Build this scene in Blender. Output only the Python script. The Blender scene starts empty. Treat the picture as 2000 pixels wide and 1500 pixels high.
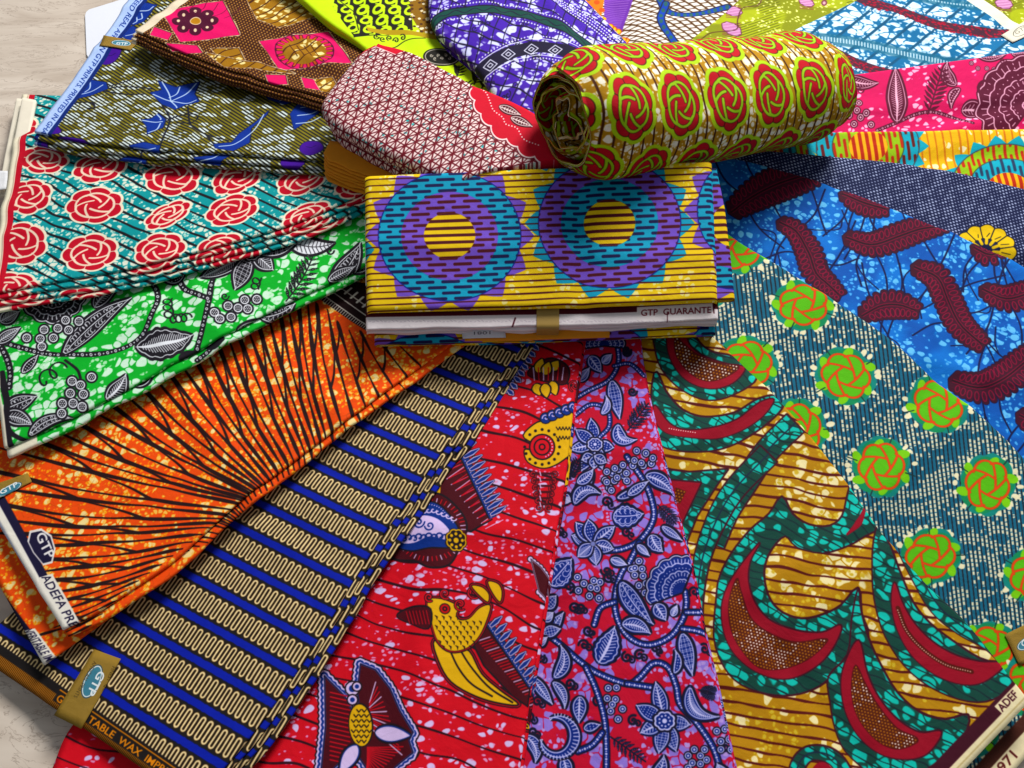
import bpy, math, random
import numpy as np
from mathutils import Vector

# ------------------------------------------------------------------ camera, world, light, exposure
scene = bpy.context.scene
F_PX, PITCH, CAM_H = 1650.0, math.radians(58.0), 0.735
cam_data = bpy.data.cameras.new('camera')
cam = bpy.data.objects.new('camera', cam_data)
scene.collection.objects.link(cam)
cam_data.sensor_fit = 'HORIZONTAL'
cam_data.sensor_width = 36.0
cam_data.lens = F_PX / 2000.0 * 36.0
cam_data.clip_start = 0.01
cam_data.clip_end = 100.0
cam.location = (0, 0, CAM_H)
cam.rotation_euler = (math.pi / 2 - PITCH, 0, 0)
scene.camera = cam

world = bpy.data.worlds.new('World')
scene.world = world
world.use_nodes = True
bg = world.node_tree.nodes['Background']
bg.inputs[0].default_value = (0.86, 0.93, 1.0, 1)
bg.inputs[1].default_value = 0.22

def area_lamp(name, loc, target, sx, sy, power, col):
    d = bpy.data.lights.new(name, 'AREA')
    d.shape = 'RECTANGLE'; d.size = sx; d.size_y = sy
    d.energy = power; d.color = col
    o = bpy.data.objects.new(name, d)
    scene.collection.objects.link(o)
    o.location = loc
    o.rotation_euler = (Vector(target) - Vector(loc)).to_track_quat('-Z', 'Y').to_euler()
    return o
# a tall window behind and to the right of the spread
area_lamp('window_light', (0.75, 2.15, 1.95), (0.05, 0.45, 0.0), 0.95, 0.85, 92.0, (1.0, 0.985, 0.96))

vs = scene.view_settings
vs.view_transform = 'Standard'
vs.look = 'None'
vs.exposure = 0.19
vs.gamma = 1.0
vs.use_curve_mapping = False
scene.cycles.max_bounces = 6
scene.cycles.use_denoising = True

# ------------------------------------------------------------------ photograph <-> scene geometry
CAM = np.array([0, 0, CAM_H])
FWD = np.array([0, math.cos(PITCH), -math.sin(PITCH)])
UP = np.array([0, math.sin(PITCH), math.cos(PITCH)])
RIGHT = np.array([1.0, 0, 0])
def ray(p):
    p = np.atleast_2d(np.asarray(p, float))
    return RIGHT * ((p[:, :1] - 1000) / F_PX) + UP * ((750 - p[:, 1:2]) / F_PX) + FWD
def at_z(p, z):
    r = ray(p)
    return CAM + r * ((np.asarray(z) - CAM_H) / r[:, 2])[:, None]
def to_px(X):
    d = np.asarray(X) - CAM
    w = d @ FWD
    return np.stack([1000 + F_PX * (d @ RIGHT) / w, 750 - F_PX * (d @ UP) / w], -1)

class Plane:
    def __init__(s, a, b, c):                       # each (px, py, z)
        P = [at_z(q[:2], np.array([q[2]]))[0] for q in (a, b, c)]
        n = np.cross(P[1] - P[0], P[2] - P[0]); n /= np.linalg.norm(n)
        if n[2] < 0: n = -n
        s.n = n; s.o = P[0]
        e1 = RIGHT - n * n[0]; s.e1 = e1 / np.linalg.norm(e1)
        s.e2 = np.cross(n, s.e1)
    def uv(s, px):                                  # photograph point -> plane coordinates (m)
        r = ray(px)
        X = CAM + r * (((s.o - CAM) @ s.n) / (r @ s.n))[:, None]
        return np.stack([(X - s.o) @ s.e1, (X - s.o) @ s.e2], -1)
    def xyz(s, uv, h=0.0):
        uv = np.asarray(uv, float)
        h = np.asarray(h, float)
        return s.o + uv[..., :1] * s.e1 + uv[..., 1:2] * s.e2 + (h[..., None] if h.ndim else h) * s.n

# ------------------------------------------------------------------ noise
_tab = {}
def _table(seed):
    if seed not in _tab: _tab[seed] = np.random.RandomState(seed * 7 + 11).rand(65536).astype(np.float32)
    return _tab[seed]
def _hash(i, j, seed):
    return _table(seed)[((i & 255) << 8) | (j & 255)]
def vnoise(x, y, seed=0):
    x = np.asarray(x, np.float32); y = np.asarray(y, np.float32)
    xi = np.floor(x); yi = np.floor(y)
    fx = (x - xi).astype(np.float32); fy = (y - yi).astype(np.float32)
    fx = fx * fx * (3 - 2 * fx); fy = fy * fy * (3 - 2 * fy)
    i = xi.astype(np.int32); j = yi.astype(np.int32)
    a = _hash(i, j, seed); b = _hash(i + 1, j, seed); c = _hash(i, j + 1, seed); d = _hash(i + 1, j + 1, seed)
    return (a * (1 - fx) + b * fx) * (1 - fy) + (c * (1 - fx) + d * fx) * fy
def fbm(x, y, seed=0, oct=3):
    s = 0; a = 0.5; t = 0
    for k in range(oct):
        s = s + a * vnoise(x * 2 ** k + 17 * k, y * 2 ** k - 9 * k, seed + k); t += a; a *= 0.5
    return s / t
def worley(x, y, seed=0, jit=0.9):
    x = np.asarray(x, np.float32); y = np.asarray(y, np.float32)
    fx = np.floor(x); fy = np.floor(y); xi = fx.astype(np.int32); yi = fy.astype(np.int32)
    gx = x - fx; gy = y - fy
    t1, t2, t3 = _table(seed), _table(seed + 7), _table(seed + 13)
    f1 = np.full(x.shape, 99.0, np.float32); f2 = f1.copy(); rid = np.zeros(x.shape, np.float32)
    for dx in (-1, 0, 1):
        for dy in (-1, 0, 1):
            k = (((xi + dx) & 255) << 8) | ((yi + dy) & 255)
            px = (dx + 0.5 - jit * 0.5) + jit * t1[k] - gx; py = (dy + 0.5 - jit * 0.5) + jit * t2[k] - gy
            d = px * px + py * py
            near = d < f1
            f2 = np.where(near, f1, np.minimum(f2, d))
            rid = np.where(near, t3[k], rid)
            f1 = np.where(near, d, f1)
    return np.sqrt(f1), np.sqrt(f2), rid
def sstep(a, b, x):
    t = np.clip((x - a) / (b - a), 0, 1)
    return t * t * (3 - 2 * t)

# ------------------------------------------------------------------ drawing of the printed designs
SS = 4
def coverage(polys, x0, y0, w, h):
    acc = np.zeros(h * (w + 2), np.float64)
    for p in polys:
        x = p[:, 0] - x0; y = (p[:, 1] - y0) * SS
        xa, ya = x, y; xb, yb = np.roll(x, -1), np.roll(y, -1)
        sg = np.where(yb > ya, 1.0, -1.0)
        lo = np.minimum(ya, yb); hi = np.maximum(ya, yb)
        k0 = np.maximum(np.ceil(lo - 0.5), 0).astype(int); k1 = np.minimum(np.ceil(hi - 0.5), h * SS).astype(int)
        cnt = np.maximum(k1 - k0, 0)
        tot = cnt.sum()
        if tot == 0: continue
        e = np.repeat(np.arange(len(x)), cnt)
        k = np.arange(tot) - np.repeat(np.cumsum(cnt) - cnt, cnt) + k0[e]
        t = (k + 0.5 - ya[e]) / (yb[e] - ya[e])
        xs = np.clip(xa[e] + t * (xb[e] - xa[e]), 0, w)
        i = np.floor(xs).astype(int); f = xs - i
        row = (k // SS) * (w + 2)
        acc += np.bincount(row + i, sg[e] * (1 - f) / SS, acc.size)
        acc += np.bincount(row + i + 1, sg[e] * f / SS, acc.size)
    m = np.cumsum(acc.reshape(h, w + 2), 1)[:, :w]
    return np.clip(np.abs(m), 0, 1).astype(np.float32)

def rgb(*c):
    if len(c) == 1: c = c[0]
    if isinstance(c, str): c = [int(c[i:i + 2], 16) for i in (0, 2, 4)]
    return np.array(c, np.float32) / 255.0
def lerp(a, b, t): return a + (b - a) * t
def curve(pts, n=8, closed=False):                 # Catmull-Rom through the points
    p = np.asarray(pts, float); m = len(p)
    if m < 3 and not closed: 
        t = np.linspace(0, 1, n)[:, None]; return p[0] + (p[-1] - p[0]) * t
    if closed: q = np.vstack([p[-1:], p, p[:2]]); segs = m
    else: q = np.vstack([2 * p[0] - p[1], p, 2 * p[-1] - p[-2]]); segs = m - 1
    t = np.linspace(0, 1, n, endpoint=False)[:, None]
    out = []
    for i in range(segs):
        a, b, c, d = q[i:i + 4]
        out.append(0.5 * (2 * b + (c - a) * t + (2 * a - 5 * b + 4 * c - d) * t ** 2 + (3 * b - a - 3 * c + d) * t ** 3))
    if not closed: out.append(p[-1:])
    return np.vstack(out)
def resample(pts, n, tv=None):
    p = np.asarray(pts, float)
    d = np.r_[0, np.cumsum(np.linalg.norm(np.diff(p, axis=0), axis=1))]
    t = np.linspace(0, d[-1], n) if tv is None else tv * d[-1]
    return np.stack([np.interp(t, d, p[:, k]) for k in range(p.shape[1])], -1)
def spaced(pts, step):
    p = np.asarray(pts, float)
    L = np.linalg.norm(np.diff(p, axis=0), axis=1).sum()
    return resample(p, max(2, int(round(L / step)) + 1))
def tangents(p):
    t = np.gradient(p, axis=0)
    return t / (np.linalg.norm(t, axis=1, keepdims=True) + 1e-9)

class Canvas:
    """A printed cloth design. Points are given in photograph pixels and land on the cloth plane."""
    def __init__(s, mapper, lo, hi, res, base):
        s.map = mapper; s.lo = np.asarray(lo, float); s.res = float(res)
        s.w, s.h = (np.ceil((np.asarray(hi) - s.lo) * res)).astype(int) + 1
        s.a = np.empty((s.h, s.w, 3), np.float32); s.a[:] = base
        yy, xx = np.mgrid[0:s.h, 0:s.w]
        s.X = (xx / res + s.lo[0]).astype(np.float32); s.Y = (yy / res + s.lo[1]).astype(np.float32)     # metres on the cloth
    def pxfield(s, plane):
        X = plane.xyz(np.stack([s.X, s.Y], -1))
        q = to_px(X); return q[..., 0].astype(np.float32), q[..., 1].astype(np.float32)
    def T(s, px): return (s.map(np.atleast_2d(np.asarray(px, float))) - s.lo) * s.res
    def scale(s, c):                                # texels per photograph pixel near c
        q = s.T([c, (c[0] + 1, c[1])]); return float(np.linalg.norm(q[1] - q[0]))
    def _blend(s, m, x0, y0, col, al=1.0):
        h, w = m.shape
        sub = s.a[y0:y0 + h, x0:x0 + w]
        c = col[y0:y0 + h, x0:x0 + w] if getattr(col, 'ndim', 1) == 3 else np.asarray(col, np.float32)
        m = (m * al)[..., None]
        sub += (c - sub) * m
    def _fill(s, polys, col, al=1.0):
        q = np.vstack(polys)
        x0, y0 = np.maximum(np.floor(q.min(0)).astype(int) - 1, 0)
        x1, y1 = np.minimum(np.ceil(q.max(0)).astype(int) + 2, [s.w, s.h])
        if x1 <= x0 or y1 <= y0: return
        s._blend(coverage(polys, x0, y0, x1 - x0, y1 - y0), x0, y0, col, al)
    def fill(s, pts, col, al=1.0, sm=0):
        p = curve(pts, sm, True) if sm else pts
        s._fill([s.T(p)], col, al)
    def mask(s, pts, sm=0):
        p = s.T(curve(pts, sm, True) if sm else pts)
        return coverage([p], 0, 0, s.w, s.h)
    def _stroke(s, p, wd, col, al=1.0):             # p in texels, wd half-widths per point
        wd = np.broadcast_to(np.asarray(wd, float), (len(p),))
        mx = wd.max() + 1.5
        x0, y0 = np.maximum(np.floor(p.min(0) - mx).astype(int), 0)
        x1, y1 = np.minimum(np.ceil(p.max(0) + mx).astype(int) + 1, [s.w, s.h])
        if x1 <= x0 or y1 <= y0: return
        m = np.zeros((y1 - y0, x1 - x0), np.float32)
        for i in range(len(p) - 1):
            a, b = p[i], p[i + 1]; r = max(wd[i], wd[i + 1]) + 1.5
            u0 = max(int(min(a[0], b[0]) - r), x0); u1 = min(int(max(a[0], b[0]) + r) + 2, x1)
            v0 = max(int(min(a[1], b[1]) - r), y0); v1 = min(int(max(a[1], b[1]) + r) + 2, y1)
            if u1 <= u0 or v1 <= v0: continue
            gx = np.arange(u0, u1, dtype=np.float32)[None] - a[0]; gy = np.arange(v0, v1, dtype=np.float32)[:, None] - a[1]
            d = b - a; L2 = d @ d + 1e-9
            t = np.clip((gx * d[0] + gy * d[1]) / L2, 0, 1)
            dist = np.sqrt((gx - t * d[0]) ** 2 + (gy - t * d[1]) ** 2)
            c = np.clip(wd[i] + (wd[i + 1] - wd[i]) * t - dist + 0.5, 0, 1)
            sub = m[v0 - y0:v1 - y0, u0 - x0:u1 - x0]
            np.maximum(sub, c, out=sub)
        s._blend(m, x0, y0, col, al)
    def line(s, pts, width, col, sm=0, closed=False, al=1.0):   # width in photograph pixels (scalar or per given point)
        p = np.asarray(pts, float)
        w = np.broadcast_to(np.asarray(width, float), (len(p),))
        if closed and not sm: p = np.vstack([p, p[:1]]); w = np.r_[w, w[:1]]
        if sm:
            n0 = len(p); p2 = curve(p, sm, closed)
            if closed: p2 = np.vstack([p2, p2[:1]]); w = np.r_[w, w[:1]]; n0 += 1
            w = np.interp(np.linspace(0, n0 - 1, len(p2)), np.arange(n0), w); p = p2
        k = s.scale(p[len(p) // 2])
        s._stroke(s.T(p), np.maximum(w * k / 2, 0.35), col, al)
    def dot(s, c, r, col, n=12, al=1.0):
        s.fill(ell(c, r, r, 0, n), col, al)
    def dots(s, pts, r, col):
        for p in pts: s.dot(p, r, col, 8)
    def image(s, name):
        img = bpy.data.images.new(name, s.w, s.h, alpha=False)
        buf = np.ones((s.h, s.w, 4), np.float32); buf[..., :3] = np.clip(s.a, 0, 1)
        img.pixels.foreach_set(buf.ravel()); img.update()
        img.pack()
        return img
    def bubbles(s, size, col, amount=0.5, seed=1, vein=0.12, rmax=0.55, clump=3.0, spread=0.5, al=1.0, warp=0.35, stretch=(1, 1), rot=0):
        cr, sr = math.cos(rot), math.sin(rot)
        x = (s.X * cr + s.Y * sr) / size / stretch[0]; y = (s.Y * cr - s.X * sr) / size / stretch[1]
        wx = (vnoise(x * 1.7, y * 1.7, seed + 50) - 0.5) * warp; wy = (vnoise(x * 1.7 + 31, y * 1.7, seed + 51) - 0.5) * warp
        f1, f2, rid = worley(x + wx, y + wy, seed)
        a = amount + spread * (fbm(x / clump, y / clump, seed + 60, 2) - 0.5) * 2
        soft = 1.2 / (s.res * size)
        rr = rmax * (0.45 + 0.75 * np.modf(rid * 371.7)[0])
        m = sstep(vein - soft, vein + soft, f2 - f1) * sstep(-0.02, 0.02, a - rid) * (1 - sstep(rr - soft, rr + soft, f1))
        m = (m * al).astype(np.float32)
        s.a += (np.asarray(col, np.float32) - s.a) * m[..., None]
        return m
    def layer(s, m, col):
        s.a += (np.asarray(col, np.float32) - s.a) * np.clip(m, 0, 1).astype(np.float32)[..., None]

def ell(c, rx, ry=None, rot=0, n=24):
    ry = rx if ry is None else ry
    t = np.linspace(0, 2 * np.pi, n, endpoint=False)
    x, y = rx * np.cos(t), ry * np.sin(t)
    return np.stack([c[0] + x * math.cos(rot) - y * math.sin(rot), c[1] + x * math.sin(rot) + y * math.cos(rot)], -1)

_font_cache = {}
def glyph_tris(text, bold=0.0):
    key = (text, bold)
    if key in _font_cache: return _font_cache[key]
    cu = bpy.data.curves.new('lettering', 'FONT'); cu.body = text; cu.offset = bold; cu.resolution_u = 3
    ob = bpy.data.objects.new('lettering', cu); scene.collection.objects.link(ob)
    dg = bpy.context.evaluated_depsgraph_get()
    me = ob.evaluated_get(dg).to_mesh(); me.calc_loop_triangles()
    v = np.array([q.co[:2] for q in me.vertices]); t = [v[list(l.vertices)] for l in me.loop_triangles]
    ob.evaluated_get(dg).to_mesh_clear()
    bpy.data.objects.remove(ob); bpy.data.curves.remove(cu)
    out = []
    for q in t:
        ar = (q[1, 0] - q[0, 0]) * (q[2, 1] - q[0, 1]) - (q[2, 0] - q[0, 0]) * (q[1, 1] - q[0, 1])
        out.append(q if ar > 0 else q[::-1])
    _font_cache[key] = (out, v.min(0), v.max(0))
    return _font_cache[key]
def letter(cv, text, a, b, up, col, bold=0.0):
    """lettering whose baseline runs from photograph point a to b; up = vector of the cap height"""
    tris, lo, hi = glyph_tris(text, bold)
    a = np.asarray(a, float); d = np.asarray(b, float) - a; up = np.asarray(up, float)
    ps = [cv.T(a + d * ((q[:, :1] - lo[0]) / (hi[0] - lo[0])) + up * ((q[:, 1:] - 0.0) / 0.70)) for q in tris]
    cv._fill(ps, col)

# ------------------------------------------------------------------ materials
def node_mat(name):
    m = bpy.data.materials.new(name); m.use_nodes = True
    nt = m.node_tree; b = nt.nodes['Principled BSDF']
    return m, nt, b
def cloth_mat(name, img, w_m, h_m, rough=0.72, weave=2600.0):
    m, nt, b = node_mat(name)
    L = nt.links; N = nt.nodes
    uv = N.new('ShaderNodeUVMap'); uv.uv_map = 'UVMap'
    tx = N.new('ShaderNodeTexImage'); tx.image = img; tx.extension = 'MIRROR'; tx.interpolation = 'Cubic'
    L.new(uv.outputs[0], tx.inputs[0])
    mp = N.new('ShaderNodeMapping'); mp.inputs['Scale'].default_value = (w_m, h_m, 1); L.new(uv.outputs[0], mp.inputs[0])
    # slight unevenness of dye
    nz = N.new('ShaderNodeTexNoise'); nz.inputs['Scale'].default_value = 60; nz.inputs['Detail'].default_value = 4; L.new(mp.outputs[0], nz.inputs[0])
    mr = N.new('ShaderNodeMapRange'); mr.inputs[3].default_value = 0.90; mr.inputs[4].default_value = 1.08; L.new(nz.outputs[0], mr.inputs[0])
    hs = N.new('ShaderNodeHueSaturation'); hs.inputs['Saturation'].default_value = 1.07; L.new(mr.outputs[0], hs.inputs['Value']); L.new(tx.outputs[0], hs.inputs['Color'])
    L.new(hs.outputs[0], b.inputs['Base Color'])
    b.inputs['Roughness'].default_value = rough
    b.inputs['Specular IOR Level'].default_value = 0.14
    # woven relief + soft creasing
    w1 = N.new('ShaderNodeTexWave'); w1.inputs['Scale'].default_value = weave / 6.3; w1.bands_direction = 'X'; L.new(mp.outputs[0], w1.inputs[0])
    w2 = N.new('ShaderNodeTexWave'); w2.inputs['Scale'].default_value = weave / 6.3; w2.bands_direction = 'Y'; L.new(mp.outputs[0], w2.inputs[0])
    ad = N.new('ShaderNodeMath'); ad.operation = 'ADD'; L.new(w1.outputs[1], ad.inputs[0]); L.new(w2.outputs[1], ad.inputs[1])
    n2 = N.new('ShaderNodeTexNoise'); n2.inputs['Scale'].default_value = 38; n2.inputs['Detail'].default_value = 4; n2.inputs['Distortion'].default_value = .6; L.new(mp.outputs[0], n2.inputs[0])
    b1 = N.new('ShaderNodeBump'); b1.inputs['Strength'].default_value = 0.45; b1.inputs['Distance'].default_value = 0.0002; L.new(ad.outputs[0], b1.inputs['Height'])
    b2 = N.new('ShaderNodeBump'); b2.inputs['Strength'].default_value = 0.5; b2.inputs['Distance'].default_value = 0.0030; L.new(n2.outputs[0], b2.inputs['Height']); L.new(b1.outputs[0], b2.inputs['Normal'])
    L.new(b2.outputs[0], b.inputs['Normal'])
    return m
def plain_mat(name, col, rough=0.7, spec=0.3, metal=0.0, vary=0.08, scale=120, bump=0.0003):
    m, nt, b = node_mat(name); L = nt.links; N = nt.nodes
    tc = N.new('ShaderNodeTexCoord')
    nz = N.new('ShaderNodeTexNoise'); nz.inputs['Scale'].default_value = scale; nz.inputs['Detail'].default_value = 5; L.new(tc.outputs['Object'], nz.inputs[0])
    mx = N.new('ShaderNodeMix'); mx.data_type = 'RGBA'
    c = np.asarray(col, float) ** 2.2
    mx.inputs[6].default_value = (*(c * (1 - vary)), 1); mx.inputs[7].default_value = (*np.clip(c * (1 + vary), 0, 1), 1)
    L.new(nz.outputs[0], mx.inputs[0]); L.new(mx.outputs[2], b.inputs['Base Color'])
    b.inputs['Roughness'].default_value = rough; b.inputs['Specular IOR Level'].default_value = spec; b.inputs['Metallic'].default_value = metal
    bp = N.new('ShaderNodeBump'); bp.inputs['Distance'].default_value = bump; bp.inputs['Strength'].default_value = 0.4; L.new(nz.outputs[0], bp.inputs['Height']); L.new(bp.outputs[0], b.inputs['Normal'])
    return m

# ------------------------------------------------------------------ objects
def thing(name, label, cat, loc=(0, 0, 0), group=None):
    o = bpy.data.objects.new(name, None); scene.collection.objects.link(o)
    o.empty_display_size = 0.02
    o.location = loc; o['label'] = label; o['category'] = cat
    if group: o['group'] = group
    return o
def mesh_obj(name, V, Fc, mat, parent=None, uv=None, smooth=True):
    me = bpy.data.meshes.new(name)
    V = np.asarray(V, float).reshape(-1, 3)
    if parent is not None: V = V - np.array(parent.location) if parent.parent is None else V - np.array(parent.parent.location) - np.array(parent.location)
    me.from_pydata(V.tolist(), [], [list(map(int, f)) for f in Fc])
    if uv is not None:
        lay = me.uv_layers.new(name='UVMap')
        idx = np.empty(len(me.loops), np.int32); me.loops.foreach_get('vertex_index', idx)
        lay.data.foreach_set('uv', np.asarray(uv, np.float32).reshape(-1, 2)[idx].ravel())
    me.polygons.foreach_set('use_smooth', [smooth] * len(me.polygons))
    me.materials.append(mat); me.update()
    o = bpy.data.objects.new(name, me); scene.collection.objects.link(o)
    if parent is not None: o.parent = parent
    return o
def grid_faces(n, m, off=0, wrap=False):
    i, j = np.meshgrid(np.arange(n - 1), np.arange(m if wrap else m - 1), indexing='ij')
    a = i * m + j; b = i * m + (j + 1) % m; c = (i + 1) * m + (j + 1) % m; d = (i + 1) * m + j
    return (np.stack([a, b, c, d], -1).reshape(-1, 4) + off)

def wrinkle(u, v, amp, seed, sc=9.0, ang=0.0, aniso=2.2):
    c, s = math.cos(ang), math.sin(ang)
    x = (u * c + v * s) * sc / aniso; y = (v * c - u * s) * sc
    n = fbm(x, y, seed, 3) - 0.5
    return amp * n * 2

RELIEF = {}
def sheet(parent, name, plane, cv, mat, A, B, t, dz=0.0, n=90, m=44, amp=0.002, seed=1, fold=True, ang=0.0, shift=(0, 0), sc=9.0, bulge=0.0, out=0.0, wob=0.0, creases=0, crease_h=.0022, round_end=0.0, zmin=.004):
    """folded length of cloth: A = folded edge, B = opposite edge (plane coordinates, m); the fold rounds over at A, thickness t"""
    tv = np.linspace(0, 1, n)
    if round_end:
        LA = np.linalg.norm(np.diff(A, axis=0), axis=1).sum(); e_ = round_end / LA * (1 - np.cos(np.linspace(0, np.pi / 2, 7)))[:-1]
        tv = np.r_[e_, np.linspace(round_end / LA, 1 - round_end / LA, n - 12), 1 - e_[::-1]]
    A = resample(A, n, tv); B = resample(B, n, tv)
    if out or wob:
        s_ = tv
        w_ = out + wob * (fbm(s_ * 9, s_ * 0 + seed, seed + 5, 3) - 0.5) * 2
        dirn = A - B; dirn /= np.linalg.norm(dirn, axis=1, keepdims=True)
        A = A + dirn * w_[:, None]
    q = np.linspace(1, 0, m) ** 1.0
    r = t / 2
    d = A - B; L = np.linalg.norm(d, axis=1, keepdims=True); d = d / L
    tn = tangents(A); nrm = np.stack([tn[:, 1], -tn[:, 0]], -1)
    nrm *= np.sign((nrm * d).sum(1, keepdims=True))
    Ai = A - nrm * r                                # fold centre line, keeps the outline at A
    top = Ai[:, None] + (B - Ai)[:, None] * q[None, :, None]
    rc = random.Random(seed * 31 + 5); cl = []
    for _ in range(creases):
        ca = rc.choice((0.0, math.pi / 2)) + rc.uniform(-.12, .12) + math.atan2(*(A[-1] - A[0])[::-1])
        cl.append((ca, A[0] + (B[-1] - A[0]) * rc.uniform(.25, .75), rc.choice((-1, 1, 1))))
    def relief(P):
        z = wrinkle(P[..., 0], P[..., 1], amp, seed, sc, ang)
        for ca, c0, sg in cl:
            dc = (P[..., 0] - c0[0]) * -math.sin(ca) + (P[..., 1] - c0[1]) * math.cos(ca)
            z = z + crease_h * sg * np.exp(-(dc / .011) ** 2)
        return z
    if name == 'top_layer': RELIEF[parent.name] = (relief, zmin + .002)
    h = relief(top)
    if bulge: h = h + bulge * np.sin(np.pi * np.clip(q, 0, 1)) ** 0.8
    if round_end:
        ed = np.minimum(tv, 1 - tv) * LA; h = h - (round_end * (1 - np.sqrt(1 - np.clip((round_end - ed) / round_end, 0, 1) ** 2)))[:, None] * .9
    V = [plane.xyz(top, h + dz)]; U = [top]
    he = h[:, -1]
    k = 7
    for a in np.linspace(0, np.pi, k)[1:-1]:
        pos = Ai + nrm * (r * math.sin(a))
        V.append(plane.xyz(pos, he + dz - r + r * math.cos(a))[:, None]); U.append((Ai + nrm * (r * a))[:, None])
    V.append(plane.xyz(Ai, he + dz - t)[:, None]); U.append((Ai + nrm * (r * np.pi))[:, None])
    V.append(plane.xyz(top, h + dz - t)[:, -2::-1]); U.append(top[:, -2::-1])      # underside follows the same relief
    V = np.concatenate(V, 1); U = np.concatenate(U, 1)
    V[:, :, 2] = np.maximum(V[:, :, 2], np.r_[np.full(m, zmin + .002), np.full(V.shape[1] - m, zmin)])     # nothing sinks into the floor
    M = V.shape[1]
    Fc = list(grid_faces(n, M, 0, True))
    Fc += [list(range(M))[::-1], [(n - 1) * M + j for j in range(M)]]
    uv = (U + np.asarray(shift) - cv.lo) * cv.res / np.array([cv.w, cv.h])
    o = mesh_obj(name, V, Fc, mat, parent, uv)
    return o
# ------------------------------------------------------------------ printed motifs
def Z(ox, oy, s): return lambda *p: np.asarray(p if len(p) > 1 or np.ndim(p[0]) == 1 else p[0], float).reshape(-1, 2) * s + (ox, oy)
z1 = Z(0, 0, .35); z2 = Z(600, 0, .35); z3 = Z(1300, 0, .35); z4 = Z(0, 450, .35); z5 = Z(600, 300, .45); z6 = Z(1300, 450, .35)
z7 = Z(0, 900, .4); z8 = Z(600, 900, .4); z9 = Z(1000, 900, .4); z10 = Z(1400, 950, .36675)

def axis_frame(base, tip, bend, n=26):
    base = np.asarray(base, float); tip = np.asarray(tip, float)
    d = tip - base; nr = np.array([-d[1], d[0]])
    t = np.linspace(0, 1, n)
    ax = base + d * t[:, None] + nr * (bend * 4 * t * (1 - t))[:, None]
    tg = tangents(ax); return t, ax, np.stack([-tg[:, 1], tg[:, 0]], -1), tg
def leaf(cv, base, tip, w, cols, style='veins', bend=0.0, ow=3.0, lw=1.8, blunt=0.75, lobed=0):
    out, body, line = cols
    t, ax, nr, tg = axis_frame(base, tip, bend)
    pr = np.sin(np.pi * t ** blunt) ** 0.85 * w / 2
    if lobed: pr = pr * (1 + 0.16 * np.abs(np.sin(t * np.pi * lobed))) 
    def ring(g): return np.vstack([ax + nr * np.maximum(pr + g, 0.2)[:, None], (ax - nr * np.maximum(pr + g, 0.2)[:, None])[::-1]])
    L = np.linalg.norm(np.diff(ax, axis=0), axis=1).sum()
    cv.fill(ring(ow), out); cv.line(ring(ow * .6), ow * 0.8, out, closed=True)
    cv.fill(ring(0.0), body)
    g = -max(1.6, w * 0.08)
    inner = ring(g)
    if style == 'solid': return
    if style == 'light':
        cv.fill(inner, line)
        for k in range(3, len(t) - 3, 2):
            q = pr[k] * 0.75
            for s in (1, -1): cv.line([ax[k], ax[k] + nr[k] * s * q + tg[k] * q * .5], lw * 0.8, body)
        cv.line(ax[2:-2], lw, body); return
    cv.line(inner[1:-1], lw, line, closed=True)
    if style == 'veins':
        core = np.vstack([ax + nr * np.maximum(pr * .12, 0.2)[:, None], (ax - nr * np.maximum(pr * .12, .2)[:, None])[::-1]])
        cv.fill(core, line)
        st = max(1, int(round(len(t) * 5.4 / max(L, 8))))
        for k in range(3, len(t) - 3, st):
            q = max(pr[k] + g * 2.0, 0.5)
            for s in (1, -1): cv.line([ax[k], ax[k] + nr[k] * s * q * .8 + tg[k] * q * .45], lw * 0.85, line)
    elif style == 'rib':
        cv.line(ax[2:-3], lw, line)
        for k in range(3, len(t) - 4, 2):
            q = max(pr[k] + g * 2, 0.5)
            for s in (1, -1): cv.line([ax[k], ax[k] + nr[k] * s * q * .85 + tg[k] * q * .6], lw * 0.7, line)
    elif style == 'scroll':
        cv.line(ax[2:-3], lw * 1.1, line)
        n = max(3, int(L / 9))
        for k in range(1, n):
            i = int(k / n * (len(t) - 1)); q = pr[i] + g * 1.6
            if q < 2: continue
            for s in (1, -1):
                c = ax[i] + nr[i] * s * q * .55
                a = np.linspace(0, 4.2, 9) * s
                cv.line(np.stack([c[0] + q * .33 * np.cos(a), c[1] + q * .33 * np.sin(a)], -1), lw * .75, line)
    elif style == 'dots':
        n = max(2, int(L / 5.5))
        for k in range(1, n):
            i = int(k / n * (len(t) - 1)); q = pr[i] + g * 1.5
            for s in np.arange(-q, q + .1, 5.0) if q > 2 else [0]:
                cv.dot(ax[i] + nr[i] * s, 1.25, line, 6)
    elif style == 'grid':
        n = max(2, int(L / 5))
        for k in range(1, n):
            i = int(k / n * (len(t) - 1)); q = pr[i] + g * 1.4
            if q > 1: cv.line([ax[i] - nr[i] * q, ax[i] + nr[i] * q], .9, line)
        for s in (-.5, 0, .5): cv.line((ax + nr * (pr * s)[:, None])[2:-2], .9, line)
def blossom(cv, c, tips, w, cols, styles=('veins', 'grid', 'rib'), rc=9, ow=3.0):
    c = np.asarray(c, float)
    for k, p in enumerate(tips): leaf(cv, c, p, w, cols, styles[k % len(styles)], 0.0, ow, blunt=1.0)
    if rc:
        t = np.linspace(0, 2 * np.pi, 48, endpoint=False); r = rc * (1 + .14 * np.abs(np.sin(4 * t)))
        rg = lambda s: np.stack([c[0] + s * r * np.cos(t), c[1] + s * r * .92 * np.sin(t)], -1)
        cv.fill(rg(1.35), cols[0]); cv.fill(rg(1.1), cols[2]); cv.fill(rg(.92), cols[1])
        for k in range(9):
            a = k * 2 * np.pi / 9; cv.dot(c + rc * .62 * np.array([math.cos(a), math.sin(a)]), rc * .1 + .4, cols[2], 6)
        cv.dot(c, rc * .28, cols[2])
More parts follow.
